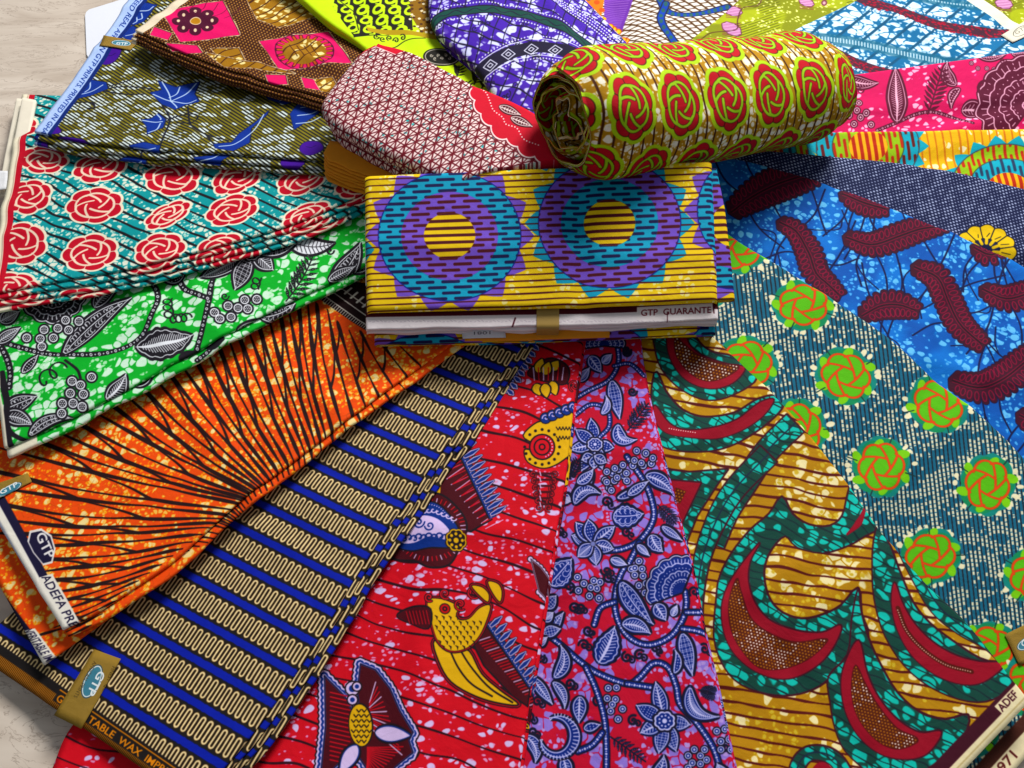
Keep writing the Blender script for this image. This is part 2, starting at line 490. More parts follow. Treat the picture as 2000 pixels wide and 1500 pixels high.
def grapes(cv, pts, r, cols, kind='ring'):
    for p in pts: cv.dot(p, r * 1.42, cols[0], 16)
    for p in pts:
        cv.dot(p, r, cols[2], 16); cv.dot(p, r * .74, cols[1], 16)
        if kind == 'ring': cv.dot(p, r * .34, cols[2], 10)
        else:
            for k in range(6): cv.dot(np.asarray(p) + r * .45 * np.array([math.cos(k * 1.047), math.sin(k * 1.047)]), r * .15, cols[2], 6)
            cv.dot(p, r * .15, cols[2], 6)
def vine(cv, pts, w, cols, bead=7.0, kind='ring', sm=8):
    p = curve(pts, sm)
    cv.line(p, w, cols[0]); cv.line(p, w * .62, cols[1])
    q = spaced(p, bead)
    for i, c in enumerate(q):
        if kind == 'ring':
            if i % 2: cv.dot(c, w * .13, cols[2], 6)
            else: cv.dot(c, w * .25, cols[2], 8); cv.dot(c, w * .12, cols[1], 6)
        else:
            cv.dot(c, w * (.17 if i % 2 else .11), cols[2], 6)
def spiral(cv, c, r, turns, start, w, col, dirn=1):
    a = np.linspace(0, turns * 2 * np.pi, int(14 * turns) + 4)
    rr = r * (1 - .85 * a / a[-1]); a = start + dirn * a
    cv.line(np.stack([c[0] + rr * np.cos(a), c[1] + rr * np.sin(a)], -1), w, col)
def tendril(cv, a, b, r, loops, w, col):
    t = np.linspace(0, 1, loops * 14); a = np.asarray(a, float); b = np.asarray(b, float)
    th = t * loops * 2 * np.pi
    p = a + (b - a) * t[:, None] + r * np.stack([np.cos(th), np.sin(th)], -1)
    cv.line(p, w, col)
def fern(cv, base, tip, w, col, dot=None, bend=0.0, n=8):
    t, ax, nr, tg = axis_frame(base, tip, bend, 30)
    cv.line(ax, 3, col)
    for k in range(n):
        i = int((k + 1) / (n + 1) * 29); q = w / 2 * math.sin(math.pi * (.15 + .8 * (k + 1) / (n + 1))) ** .7
        for s in (1, -1):
            e = ax[i] + nr[i] * s * q + tg[i] * q * .8; m = (ax[i] + e) / 2
            cv.line([ax[i], m, e], [1.5, q * .36 + 1, 1.5], col)
            if dot is not None:
                for f in (.35, .55, .75): cv.dot(ax[i] + (e - ax[i]) * f, .9, dot, 6)
def shell(cv, c, r, ang, cols, spread=2.4, rings=4, lobes=7):
    c = np.asarray(c, float)
    a = np.linspace(-spread / 2, spread / 2, 60)
    for k in range(rings):
        f = 1 - k * .22; sc = r * f * (1 + .07 * np.abs(np.sin(a * lobes * np.pi / spread)))
        p = np.vstack([np.stack([c[0] + sc * np.cos(a + ang), c[1] + sc * np.sin(a + ang)], -1), c])
        if k == 0:
            cv.line(p, 8, cols[0], closed=True); cv.fill(p, cols[0])
        cv.fill(c + (p - c) * .97, cols[1]); cv.line(p[:-1], 2.0, cols[2])
        n = int(14 * f + 6)
        for j in range(n):
            b = ang + spread * (j / (n - 1) - .5) * .96
            u = np.array([math.cos(b), math.sin(b)])
            if k % 2: cv.dot(c + u * r * f * .88, 1.2, cols[2], 6)
            else: cv.line([c + u * r * f * .82, c + u * r * f * .95], 1.6, cols[2])
def scallop(c, rx, ry, rot, lobes, base=.86, amp=.14, pw=.7, n=84):
    t = np.linspace(0, 2 * np.pi, n, endpoint=False); r = base + amp * np.abs(np.sin(lobes / 2 * t)) ** pw
    x, y = r * np.cos(t) * rx, r * np.sin(t) * ry
    return np.stack([c[0] + x * math.cos(rot) - y * math.sin(rot), c[1] + x * math.sin(rot) + y * math.cos(rot)], -1)
def pinwheel(cv, c, rx, ry, rot, n, col, w, r0=.66, rho=.24, over=.16, dark=None, k=1.0, lobe=.06, ph=0.0, bow=.05):
    """interlaced swirl: every arc of the ring turns into a straight chord that grazes the centre"""
    P = []
    for j in range(n):
        a0 = ph + j * 2 * np.pi / n; sw = 2 * np.pi / n
        t = np.linspace(0, 1, 9); ang = a0 + sw * (t * 1.12 - .06); r = r0 * (1 + lobe * np.sin(np.pi * t))
        arc_ = np.stack([r * np.cos(ang), r * np.sin(ang)], -1)
        R = r[-1]; al = math.acos(rho / R); tp = rho * np.array([math.cos(ang[-1] + al), math.sin(ang[-1] + al)])
        e = tp + (tp - arc_[-1]) * over
        tt = np.linspace(.12, 1, 7)[:, None]; dv = e - arc_[-1]; ch = arc_[-1] + dv * tt + np.array([dv[1], -dv[0]]) * bow * 4 * tt * (1 - tt)
        p = np.vstack([arc_, ch]) * (rx, ry)
        P.append(np.stack([c[0] + p[:, 0] * math.cos(rot) - p[:, 1] * math.sin(rot), c[1] + p[:, 0] * math.sin(rot) + p[:, 1] * math.cos(rot)], -1))
    if dark is not None:
        for p in P: cv.line(p, w + 2.2 * k, dark)
    for p in P: cv.line(p, w, col)
def rose(cv, c, rx, ry, rot, fillc, outc, linec, dark=None, ow=5.0, lw=3.6, seed=0, k=1.0):
    rnd = random.Random(seed); ph = rnd.random() * 6
    p = scallop((0, 0), 1, 1, ph, 7); p = p * (rx, ry)
    cr, sr = math.cos(rot), math.sin(rot)
    p = np.stack([c[0] + p[:, 0] * cr - p[:, 1] * sr, c[1] + p[:, 0] * sr + p[:, 1] * cr], -1)
    cv.line(p, ow * 2, outc, closed=True)
    if dark is not None: cv.line(p, 2.2 * k, dark, closed=True)
    cv.fill(p, fillc)
    for j in range(7):                                # short ticks from the swirl to the rim
        a = ph + j * 2 * np.pi / 7
        q = [(r * math.cos(a) * rx, r * math.sin(a) * ry) for r in (.66, .9)]
        q = [(c[0] + x * cr - y * sr, c[1] + x * sr + y * cr) for x, y in q]
        if dark is not None: cv.line(q, 1.8 * k, dark)
        else: cv.line(q, 1.8 * k, linec)
    pinwheel(cv, c, rx, ry, rot, 5, linec, lw, .66, .26, .12, dark, k, .07, ph, .10)
def wavy_lines(cv, PX, PY, period, ang, width, col, amp, wl, seed, al=1.0, scale=1.0):
    c, s = math.cos(ang), math.sin(ang)
    u = PX * c + PY * s; v = PY * c - PX * s
    v = v + amp * (fbm(u / wl, v / (wl * 1.0), seed, 2) - .5) * 2
    f = v / period; d = np.abs(f - np.round(f)) * period
    w = width * (.7 + .6 * vnoise(u / wl * 2, np.round(f) * 3.1, seed + 4))
    cv.layer((1 - sstep(w / 2 - .7, w / 2 + .7, d)) * al, col)

BLACK = rgb(22, 18, 24)
# ---- rose print, red on turquoise
def pat_rose(cv, pl):
    PX, PY = cv.pxfield(pl)
    cream = rgb(236, 226, 200); red = rgb(190, 18, 40)
    cv.a[:] = rgb(20, 146, 150)
    cv.bubbles(.0062, rgb(222, 226, 208), .42, 3, .10, .55, 4, .55)
    cv.bubbles(.0034, rgb(190, 220, 205), .2, 5, .1, .5, 6, .5)
    wavy_lines(cv, PX, PY, 19.5, .44, 4.4, BLACK, 8, 70, 9)
    L = [(87, 315, 47, 27, .05), (197, 330, 52, 29, -.25), (337, 347, 54, 34, -.1), (463, 345, 52, 27, -.45), (590, 348, 52, 27, -.35), (700, 362, 45, 25, -.3),
         (55, 388, 49, 33, -.15), (187, 406, 55, 32, -.15), (327, 419, 48, 19, -.5), (452, 408, 52, 28, -.3), (600, 420, 50, 22, -.3),
         (38, 477, 54, 38, -.1), (175, 493, 54, 33, -.2), (311, 486, 50, 30, -.25), (430, 482, 48, 26, -.25), (25, 560, 50, 28, 0), (150, 575, 50, 28, -.2), (290, 560, 50, 28, -.2),
         (560, 500, 50, 26, -.3), (690, 455, 50, 26, -.3), (30, 250, 45, 24, 0), (150, 262, 45, 24, 0), (290, 275, 48, 26, 0), (430, 275, 48, 26, 0), (560, 285, 46, 25, 0)]
    for i, (x, y, a, b, r) in enumerate(L): rose(cv, (x, y), a, b, r, red, cream, rgb(238, 214, 190), None, 4.5, 4.4, i)
    # red border and cream selvedge at the cut end
    e = lambda k: [(44 - (y - 185) * .1687 + 30 - 30 * k, y) for y in (150, 300, 450, 640)]
    cv.fill(np.vstack([e(0.15), np.array(e(6))[::-1]]), red); cv.fill(np.vstack([e(.52), np.array(e(6))[::-1]]), cream)
    cv.line(e(.62), 2, rgb(190, 160, 140))

# ---- green vine print
def pat_green(cv, pl):
    W = rgb(226, 228, 234); K = rgb(24, 20, 28); C = (K, K, W)
    cv.a[:] = rgb(34, 172, 52)
    cv.bubbles(.0108, rgb(206, 236, 212), .56, 11, .08, .56, 3.2, .6)
    cv.bubbles(.0042, rgb(170, 226, 176), .26, 12, .1, .5, 6, .5)
    for p in [z4((-150, 560), (0, 620), (100, 652), (250, 690), (400, 702), (560, 690), (700, 650), (790, 590), (850, 500), (882, 400), (870, 330), (820, 280), (760, 255)),
              z4((1095, 665), (1130, 560), (1160, 450), (1180, 340), (1195, 250)), z4((1165, 390), (1100, 370), (1040, 340), (1005, 290), (1010, 240), (1050, 200), (1100, 160), (1250, 130)),
              z4((0, 640), (40, 720), (60, 800), (62, 890)), z4((1100, 660), (1040, 740), (960, 800))]:
        vine(cv, p, 11.5, C, 8)
    def lf(a, b, w, st, bd=0, **k): leaf(cv, z4(a, a)[0], z4(b, b)[0], w * .35, C, st, bd, **k)
    shell(cv, z4((290, 330), (0, 0))[0], 62, 1.35, C, 3.0, 4, 7)
    lf((350, 705), (735, 380), 108, 'scroll', -.06); lf((750, 648), (1075, 585), 150, 'veins', .06, lobed=6, blunt=.9)
    lf((525, 435), (672, 312), 84, 'veins', -.1); lf((530, 305), (645, 285), 46, 'rib'); lf((130, 805), (212, 700), 52, 'dots')
    lf((590, 945), (700, 800), 96, 'veins', .1); lf((0, 512), (108, 455), 70, 'rib'); lf((-20, 630), (112, 542), 64, 'rib')
    lf((1600, 66), (1870, 70), 92, 'light', .1); lf((1840, 300), (2010, 70), 120, 'scroll', .08); lf((1830, 280), (1980, 200), 60, 'rib')
    lf((910, 275), (1040, 190), 40, 'dots', .3); lf((30, 1000), (205, 930), 84, 'scroll'); lf((20, 1040), (180, 1090), 90, 'rib', -.1)
    cv.line(z4((10, 800), (40, 950), (30, 1080), (50, 1200)), 12, K, 6); cv.line(z4((30, 1040), (60, 1130), (150, 1180)), 8, K, 6)
    lf((1320, 560), (1520, 478), 80, 'scroll', .1); lf((1000, 720), (1120, 690), 60, 'solid'); lf((160, 1150), (400, 1050), 60, 'scroll', -.15)
    blossom(cv, z4((1408, 128), (0, 0))[0], z4((1120, 270), (1310, 335), (1525, 225), (1655, 85), (1560, 20), (1420, 0), (1280, 30)), 36, C, ('veins', 'grid', 'rib', 'grid'), 15)
    blossom(cv, z4((820, -60), (0, 0))[0], z4((700, 60), (860, 120), (960, 40)), 34, C, ('veins', 'grid'), 12)
    grapes(cv, z4((150, 600), (225, 605), (245, 553), (298, 600), (322, 545), (235, 650), (365, 500), (382, 555), (440, 507)), 8.6, C, 'd')
    grapes(cv, z4((405, 845), (512, 820), (452, 866), (395, 912), (468, 917), (350, 968), (410, 967), (345, 1022), (460, 986)), 9, C, 'd')
    grapes(cv, z4((1203, 468), (1232, 502), (1275, 425), (1330, 436), (1292, 488), (1367, 390), (1384, 440), (1434, 386)), 8.6, C, 'd')
    fern(cv, z4((1595, 395), (0, 0))[0], z4((1745, 140), (0, 0))[0], 44, K, rgb(120, 190, 130), .05, 9)
    fern(cv, z4((700, 140), (0, 0))[0], z4((560, 60), (0, 0))[0], 30, K, None, .05, 7)
    tendril(cv, z4((935, 385), (0, 0))[0], z4((950, 500), (0, 0))[0], 9, 3, 3.2, K); tendril(cv, z4((960, 500), (0, 0))[0], z4((1050, 490), (0, 0))[0], 8, 3, 3.2, K)
    tendril(cv, z4((230, 850), (0, 0))[0], z4((345, 770), (0, 0))[0], 11, 2, 3.6, K); tendril(cv, z4((1435, 270), (0, 0))[0], z4((1420, 330), (0, 0))[0], 8, 2, 3.2, K)
    cv.line(z4((370, 735), (430, 780), (450, 830)), 5, K, 5); spiral(cv, z4((1255, 372), (0, 0))[0], 8, 1.3, 0, 3, K); spiral(cv, z4((1840, 115), (0, 0))[0], 8, 1.0, 0, 4, K)
    cv.fill([(-80, 500), (-22, 500), (16, 890), (16, 960), (-80, 960)], rgb(226, 218, 196))

# ---- orange ray print
def pat_orange(cv, pl, end=((8, 968), (142, 1210)), cream_w=(-34, 22), words='ADEFA PRE', badge=True):
    K = rgb(34, 14, 16)
    cv.a[:] = rgb(236, 74, 6)
    cv.bubbles(.0100, rgb(250, 150, 30), .36, 21, .08, .46, 3.0, .55)
    cv.bubbles(.0100, rgb(240, 216, 150), .36, 21, .13, .40, 3.0, .55)
    cv.bubbles(.0046, rgb(246, 190, 100), .30, 22, .12, .5, 5, .5)
    cv.bubbles(.0030, rgb(250, 160, 60), .16, 23, .12, .5, 5, .5)
    # fine crackle lines
    x, y = cv.X / .012, cv.Y / .012
    f1, f2, _ = worley(x + .5 * vnoise(x * 2, y * 2, 3), y + .5 * vnoise(x * 2, y * 2, 4), 24)
    ck = (1 - sstep(.01, .05, f2 - f1)) * sstep(.52, .62, vnoise(x / 4, y / 4, 25)) * .5
    cv.layer(ck, rgb(150, 60, 10))
    outer = np.vstack([z4((2150, 560), (2060, 560), (1990, 600), (1900, 545), (1830, 470), (1750, 430), (1690, 405), (1620, 450), (1560, 475), (1480, 505), (1410, 550), (1340, 585), (1275, 625), (1195, 655), (1110, 690), (1020, 745), (930, 800), (840, 845), (730, 900), (620, 960), (510, 1020), (370, 1090), (230, 1150), (50, 1215)),
                       z7((-40, 70), (-40, 160), (-40, 262), (40, 352), (150, 432), (200, 516), (230, 580), (270, 645), (320, 695), (330, 745), (300, 800), (200, 850))])
    inner = np.vstack([z4((2350, 760), (2250, 830), (2150, 900), (2050, 960), (1960, 1020), (1880, 1080), (1820, 1110), (1780, 1130), (1740, 1150), (1700, 1180), (1660, 1200), (1620, 1235), (1580, 1270), (1540, 1290), (1500, 1320), (1470, 1345), (1440, 1375), (1420, 1400), (1400, 1420), (1380, 1445), (1360, 1460), (1330, 1480), (1300, 1490), (1270, 1510)),
                       z7((1075, 240), (1040, 270), (1000, 300), (950, 330), (900, 375), (850, 425), (800, 465), (740, 520), (680, 570), (620, 620), (560, 680), (480, 760))])
    iv = np.linspace(0, len(outer) - 1, 45); ix = np.arange(len(outer)); outer, inner = [np.stack([np.interp(iv, ix, q[:, c_]) for c_ in (0, 1)], -1) for q in (outer, inner)]
    rnd = random.Random(4)
    rays = []
    for o, i in zip(outer, inner):
        d = i - o; nr = np.array([-d[1], d[0]])
        b = rnd.uniform(-.014, .014) + .02
        e = i + d * .10
        rays.append(curve([o - d * .06, o, o + d * .35 + nr * b, o + d * .7 + nr * b * .8, i, e], 8))
    for k, p in enumerate(rays):
        n = len(p); t = np.linspace(0, 1, n)
        w = (2.8 + 6.0 * np.exp(-((t - (.24 + .16 * (k % 2))) / .13) ** 2) + 4.6 * np.exp(-((t - (.66 + .12 * (k % 2))) / .11) ** 2)) * np.clip(np.linalg.norm(outer[k] - inner[k]) / 260 + .25, .55, 1)
        cv.line(p, w, K)
        if k + 1 < len(rays):
            q = rays[k + 1]
            for (ta, tb) in (((.40, .60),) if k % 2 else ((.24, .44),)):
                a = p[int(ta * (n - 1))]; b = q[int(tb * (len(q) - 1))]; m_ = (a + b) / 2 + (q[int(tb * (len(q) - 1))] - q[int(ta * (len(q) - 1))]) * .12
                cv.line(curve([a, m_, b], 8), np.linspace(2.2, 6.0, 17), K)
    # black and white printed border at the far corner
    cv.fill([(612, 575), (660, 545), (760, 560), (780, 660), (718, 650)], K)
    Wt = rgb(225, 218, 205)
    for k in range(3):
        cv.line([(625 + 14 * k, 572 - 9 * k), (720 + 14 * k, 640 - 9 * k)], 2.2, Wt)
    for k in range(26):
        s = k / 25; cv.line([(614 + 104 * s, 577 + 72 * s), (620 + 104 * s, 571 + 72 * s)], 1.6, Wt)
    for k in range(7):
        s = k / 6; x0, y0 = 650 + 70 * s, 556 + 52 * s
        cv.line([(x0, y0), (x0 + 12, y0 - 10)], 5, Wt)
    # selvedge: dark band, cream edge, lettering
    a, b = np.array(end[0], float), np.array(end[1], float); d = b - a
    a2, b2 = a - d * 1.2, b + d * .25
    n = np.array(cream_w, float)
    K2 = rgb(26, 22, 52)
    cv.fill([a2, b2, b2 + n * 6, a2 + n * 6], K2); 
    c0 = np.array([-14, 9.]); cv.fill([a2 + c0, b2 + c0, b2 + n * 6, a2 + n * 6], rgb(232, 226, 214))
    cv.line([a2 + c0 + n * .45, b2 + c0 + n * .45], 5, rgb(150, 160, 190), al=.6)
    q = a + d * .62
    cv.fill([q + (14, 4), b + d * .06 + (13, 4), b + d * .06 + c0 * 1.2, q + c0 * 1.3], rgb(232, 226, 214))
    letter(cv, words, q + (-9, 10), b + d * .04 + (-10, 8), (17, -6), K2, .012)
    if badge:
        c = np.array((81, 1071.)); sh = np.array([(-20, -30), (0, -34), (18, -22), (25, 2), (20, 26), (4, 30), (-14, 8), (-24, -12)])
        cv.fill(c + sh * 1.14, rgb(225, 220, 215)); cv.fill(c + sh, K2)
        letter(cv, 'GTP', (70, 1046), (92, 1094), (17, -9), rgb(230, 226, 222), .02)

# ---- blue and gold meander print
def pat_meander(cv, pl):
    P = pl.uv([(256, 1176), (552, 1344), (199, 1223)])
    d = P[1] - P[0]; L = np.linalg.norm(d); d /= L; nv = np.array([-d[1], d[0]])
    S = abs((P[2] - P[0]) @ nv)
    x = (cv.X - P[0][0]) * d[0] + (cv.Y - P[0][1]) * d[1]; y = (cv.X - P[0][0]) * nv[0] + (cv.Y - P[0][1]) * nv[1]
    y = y + .0012 * (fbm(x * 18, y * 18, 5, 2) - .5)
    h = L / 23 / 2
    row = np.round(y / S); yy = y - row * S
    x = x + row * .0021 + .0009 * (fbm(x * 60, y * 40, 8, 2) - .5)
    cv.a[:] = rgb(10, 30, 160)
    e = .00035
    band = S * .392
    edge = band + .0006 * (vnoise(x * 420, row * 5, 3) - .5)
    cv.layer(1 - sstep(-e, e, np.abs(yy) - edge), rgb(26, 22, 20))
    k = np.floor(x / h); lx = x - k * h - h / 2; sg = np.where(k.astype(int) % 2 == 0, 1.0, -1.0)
    Lh = S * .225
    q = yy * sg
    dist = np.where(q > Lh, np.abs(np.hypot(lx, q - Lh) - h / 2), np.where(q < -Lh, np.abs(np.hypot(np.abs(lx) - h, q + Lh) - h / 2), np.abs(np.abs(lx) - h / 2)))
    wl = h * (.21 + .06 * (vnoise(x * 300, y * 300, 6) - .5))
    cv.layer(1 - sstep(-e, e, dist - wl * 1.2), rgb(150, 92, 30)); cv.layer(1 - sstep(-e, e, dist - wl * .85), rgb(236, 216, 168))
    # printed end: orange hatched border with lettering
    a = np.array((-60, 1270.)); b = np.array((400, 1585.)); dd = b - a; un = dd / np.linalg.norm(dd); nn = np.array([un[1], -un[0]])
    Bk = rgb(24, 20, 20); Og = rgb(226, 132, 20)
    q = lambda s, w: a + dd * s + nn * w
    cv.fill([q(-.3, 44), q(1.4, 44), q(1.4, -80), q(-.3, -80)], Bk)
    cv.fill([q(-.3, 26), q(1.4, 26), q(1.4, -80), q(-.3, -80)], Og)
    for i in range(260):
        s = -.2 + 1.5 * i / 260
        cv.line([q(s, 24), q(s + .004, -60)], 2.0, Bk)
    for (s0, s1) in ((.345, .40), (.475, .86)):
        cv.fill([q(s0, 35), q(s1, 35), q(s1, 12), q(s0, 12)], Bk); cv.line([q(s0, 36), q(s1, 36)], 2, Og)
    letter(cv, 'GT', q(.352, 15), q(.393, 15), nn * 15, Og, .02)
    letter(cv, 'TABLE  WAX  IMPRIM', q(.48, 15), q(.84, 15), nn * 15, Og, .02)

# ---- red bird print
def pat_bird(cv, pl):
    PX, PY = cv.pxfield(pl)
    LI = rgb(214, 190, 232); BL = rgb(28, 52, 128); YE = rgb(222, 170, 22); DR = rgb(70, 12, 22); RD = rgb(206, 16, 32); K = rgb(24, 14, 22)
    cv.a[:] = RD
    cv.bubbles(.0092, LI, .42, 31, .16, .34, 3, .55, stretch=(1.25, .9)); cv.bubbles(.0042, rgb(220, 150, 190), .26, 32, .14, .34, 6, .5, stretch=(1.3, .9))
    wavy_lines(cv, PX, PY, 46, .28, 4.0, rgb(40, 8, 20), 26, 150, 33)
    def comb(a, b, n, l, flip=1):                      # blue comb edge
        a, b = np.asarray(a, float), np.asarray(b, float); d = b - a; nr = np.array([-d[1], d[0]]) / np.linalg.norm(d) * flip
        cv.fill([a - nr * 4, b - nr * 4, b + nr * l * .45, a + nr * l * .45], K); cv.fill([a - nr * 1, b - nr * 1, b + nr * l * .4, a + nr * l * .4], BL)
        cv.dots([a + d * t + nr * l * .1 for t in np.linspace(.02, .98, int(np.linalg.norm(d) / 5))], 1.2, LI)
        for k in range(n):
            p = a + d * (k + .5) / n + nr * l * .2; e = p + nr * l - d / n * .2; m = (p + e) / 2
            cv.line([p, m, e], [10, 15, 6], K); cv.line([p, m, e], [8, 11.5, 4], LI); cv.line([p, m, e], [5, 7.5, 1.5], BL)
    def hatch(poly, a, b, n, col=rgb(214, 150, 160), base=DR):
        cv.fill(poly, base, sm=4); cv.line(poly, 3, K, 4, True)
        a, b = np.asarray(a, float), np.asarray(b, float)
    # fish with comb fin
    wing = z8((640, 100), (740, -60), (830, 120), (900, 290), (800, 350), (700, 330), (620, 200))
    cv.fill(wing, DR); cv.line(wing, 4, K, closed=True)
    for k in range(34):
        p = z8((640 + 7 * k, 40 + 9 * k - (k % 3) * 12), (0, 0))[0]; cv.line([p, p + (34, -26 + (k % 2) * 8)], 1.7, RD if k % 3 else LI)
    comb(z8((735, -60), (0, 0))[0], z8((895, 285), (0, 0))[0], 11, 30, -1)
    cv.fill(z8((560, 160), (600, 60), (660, 60), (650, 170)), YE); cv.line(z8((600, 60), (595, 160)), 3, K)
    body = z8((380, 430), (430, 330), (520, 190), (640, 165), (740, 240), (780, 330), (740, 430), (690, 510), (600, 525), (520, 490), (430, 480))
    cv.fill(body, DR, sm=5); cv.line(body, 4, K, 5, True)
    for k in range(46):
        a = k / 46 * 2 * np.pi; c = z8((600, 340), (0, 0))[0]; u = np.array([math.cos(a) * 70, math.sin(a) * 62]); cv.line([c + u * .86, c + u * .99], 1.8, RD if k % 3 else LI)
    eb = z8((420, 400), (470, 280), (540, 205), (640, 215), (720, 300), (745, 370), (700, 425), (600, 430), (500, 440))
    cv.fill(eb, BL, sm=5); cv.line(eb, 3, K, 5, True); cv.dots(spaced(np.vstack([curve(z8((440, 400), (490, 290), (545, 220), (640, 228), (715, 305)), 6)]), 5), 1.2, LI)
    cv.fill(z8((450, 390), (500, 310), (560, 270), (640, 290), (700, 350), (690, 390), (600, 375), (520, 400)), LI, sm=5)
    for k in range(9):
        p = z8((470 + 26 * k, 385 - 6 * (k % 2)), (0, 0))[0]; spiral(cv, p, 9, .8, 3.2, 3.2, BL); p = z8((520 + 24 * k, 245 + 10 * max(0, k - 4)), (0, 0))[0]; spiral(cv, p, 7, .7, 0.2, 2.4, LI)
    spiral(cv, z8((545, 305), (0, 0))[0], 12, 1.4, 0, 3.4, BL); spiral(cv, z8((600, 325), (0, 0))[0], 10, 1.2, 3, 3, BL, -1)
    c = z8((728, 390), (0, 0))[0]; cv.fill(scallop(c, 22, 23, 0, 8), K); cv.line(scallop(c, 19, 20, 0, 8), 2.5, YE, closed=True); cv.dot(c, 5, YE)
    for k in range(8): cv.dot(c + 12 * np.array([math.cos(k * .785), math.sin(k * .785)]), 3, YE)
    # bird
    tail = z8((620, 880), (640, 980), (700, 1080), (820, 1150), (940, 1185), (1030, 1190), (940, 1120), (850, 1040), (790, 930), (730, 920))
    wing = z8((870, 800), (960, 900), (1040, 1010), (1090, 1080), (1075, 1200), (1000, 1150), (860, 1000), (810, 900))
    cv.fill(wing, DR); 
    for k in range(22):
        p = z8((830 + 11 * k, 880 + 12.5 * k), (0, 0))[0]; cv.line([p, p + (24, -8)], 1.8, RD if k % 4 else LI)
    cv.line(wing, 3.5, K, closed=True)
    comb(z8((875, 795), (0, 0))[0], z8((1085, 1105), (0, 0))[0], 9, 26, -1)
    cv.line(tail, 11, K, 4, True); cv.line(tail, 7, rgb(170, 16, 30), 4, True)
    cv.fill(tail, YE, sm=4); cv.line(tail, 3, K, 4, True)
    for p in (z8((690, 915), (735, 1010), (800, 1090), (900, 1150)), z8((742, 920), (800, 1010), (890, 1110), (1000, 1180))): cv.line(p, 3.4, K, 6)
    bd = z8((590, 690), (640, 675), (700, 690), (740, 715), (725, 745), (740, 775), (790, 770), (840, 720), (890, 705), (880, 760), (840, 850), (780, 910), (700, 925), (640, 880), (610, 790))
    cv.line(bd, 11, K, 4, True); cv.line(bd, 7, rgb(170, 16, 30), 4, True); cv.line(bd, 3, K, 4, True); cv.fill(bd, YE, sm=4)
    for r in range(7):
        for k in range(8):
            p = (628 + 33 * k + 16 * (r % 2), 765 + 24 * r)
            q = z8(p, (0, 0))[0]
            if 615 < p[0] < 870 - 12 * r and (p[0] < 760 + 10 * r or p[1] > 770) and p[0] > 610 + 6 * r: cv.line([q + (-2, -3), q + (2, 0), q + (2, 5)], [1, 3.2, 1], K)
    e = z8((672, 722), (0, 0))[0]; cv.dot(e, 11, K); cv.dot(e, 9, rgb(190, 30, 30)); cv.dot(e, 5, K); cv.dot(e, 2.2, RD)
    for c_, r_ in (((672, 650), 11), ((595, 670), 9), ((745, 700), 13), ((810, 640), 14)):
        spiral(cv, z8(c_, (0, 0))[0], r_, 1.3, 1.0, 5.5, K); spiral(cv, z8(c_, (0, 0))[0], r_, 1.2, 1.0, 2.6, RD)
    bk = z8((600, 730), (530, 715), (460, 735), (440, 760), (500, 790), (590, 820)); cv.line(bk, 6, K, 4, True); cv.fill(bk, DR, sm=4)
    for k in range(7): cv.line(z8((480 + 17 * k, 735), (500 + 16 * k, 800)), 1.4, RD)
    for p in (z8((800, 610), (850, 615), (885, 650), (880, 690), (840, 660)), z8((880, 590), (930, 600), (950, 640), (940, 690), (905, 650))):
        cv.line(p, 10, K, 5, True); cv.line(p, 6, rgb(170, 16, 30), 5, True); cv.fill(p, YE, sm=5); cv.line(p, 2, K, 5, True)
    # winged bug
    lw = z8((80, 1050), (120, 1090), (180, 1150), (215, 1220), (260, 1320), (240, 1400), (170, 1460), (110, 1520), (60, 1560), (85, 1300))
    rw = z8((255, 990), (330, 1020), (400, 1110), (450, 1220), (520, 1330), (500, 1370), (520, 1430), (430, 1500), (350, 1600), (250, 1450), (270, 1300), (250, 1200), (240, 1120))
    for w in (lw, rw):
        pp = spaced(np.vstack([w, w[:1]]), 12)
        cv.line(w, 24, K, closed=True); cv.dots(pp, 15, K); cv.dots(pp, 12, LI); cv.dots(pp, 8.5, BL); cv.dots(pp, 4, LI); cv.line(w, 5, LI, closed=True); cv.fill(w, DR); cv.line(w, 3.2, BL, closed=True); cv.line(w, 1.4, K, closed=True)
    for k in range(16):
        y = 1130 + 22 * k; cv.line(z8((108, y), (205, y + 22)), 2, RD); 
        cv.line(z8((300, 1180 + 8 * k), (330 + 9 * k, 1080 + 24 * k)), 2, RD if k % 3 else LI)
        cv.line(z8((290, 1400 + 6 * k), (470 - 14 * k, 1400 + 14 * k)), 2, RD)
    eg = ell(z8((258, 1290), (0, 0))[0], 22, 41, -.08); cv.line(eg, 5, K, closed=True); cv.fill(eg, YE)
    for r in range(7):
        for k in range(4):
            q = z8((222 + 26 * k + 12 * (r % 2), 1220 + 25 * r), (0, 0))[0]
            if np.hypot((q[0] - 703) / 20, (q[1] - 1416) / 38) < .95: cv.line([q + (-4, -2), q + (0, 3), q + (4, -2)], 2.2, K)
    for a, b, w in (((330, 1325), (505, 1345), 30), ((240, 1390), (160, 1520), 28)):
        leaf(cv, z8(a, a)[0], z8(b, b)[0], w, (K, LI, LI), 'solid', 0, 5); leaf(cv, z8(a, a)[0], z8(b, b)[0], w - 2, (BL, LI, LI), 'solid', 0, 2)
    for p, r in (((218, 1110), 13), ((218, 1165), 9), ((240, 1100), 8)):
        q = z8(p, p)[0]; cv.dot(q, r + 3, K); cv.dot(q, r, LI); cv.dot(q, r * .55, BL)
    # crested head near the top edge
    hd = z5((940, 1225), (1000, 1170), (1060, 1165), (1150, 1120), (1180, 1250), (1110, 1330), (1030, 1365), (960, 1340), (945, 1290), (980, 1290), (985, 1260))
    cv.line(hd, 6, K, 4, True); cv.fill(hd, YE, sm=4)
    c = z5((1020, 1275), (0, 0))[0]; 
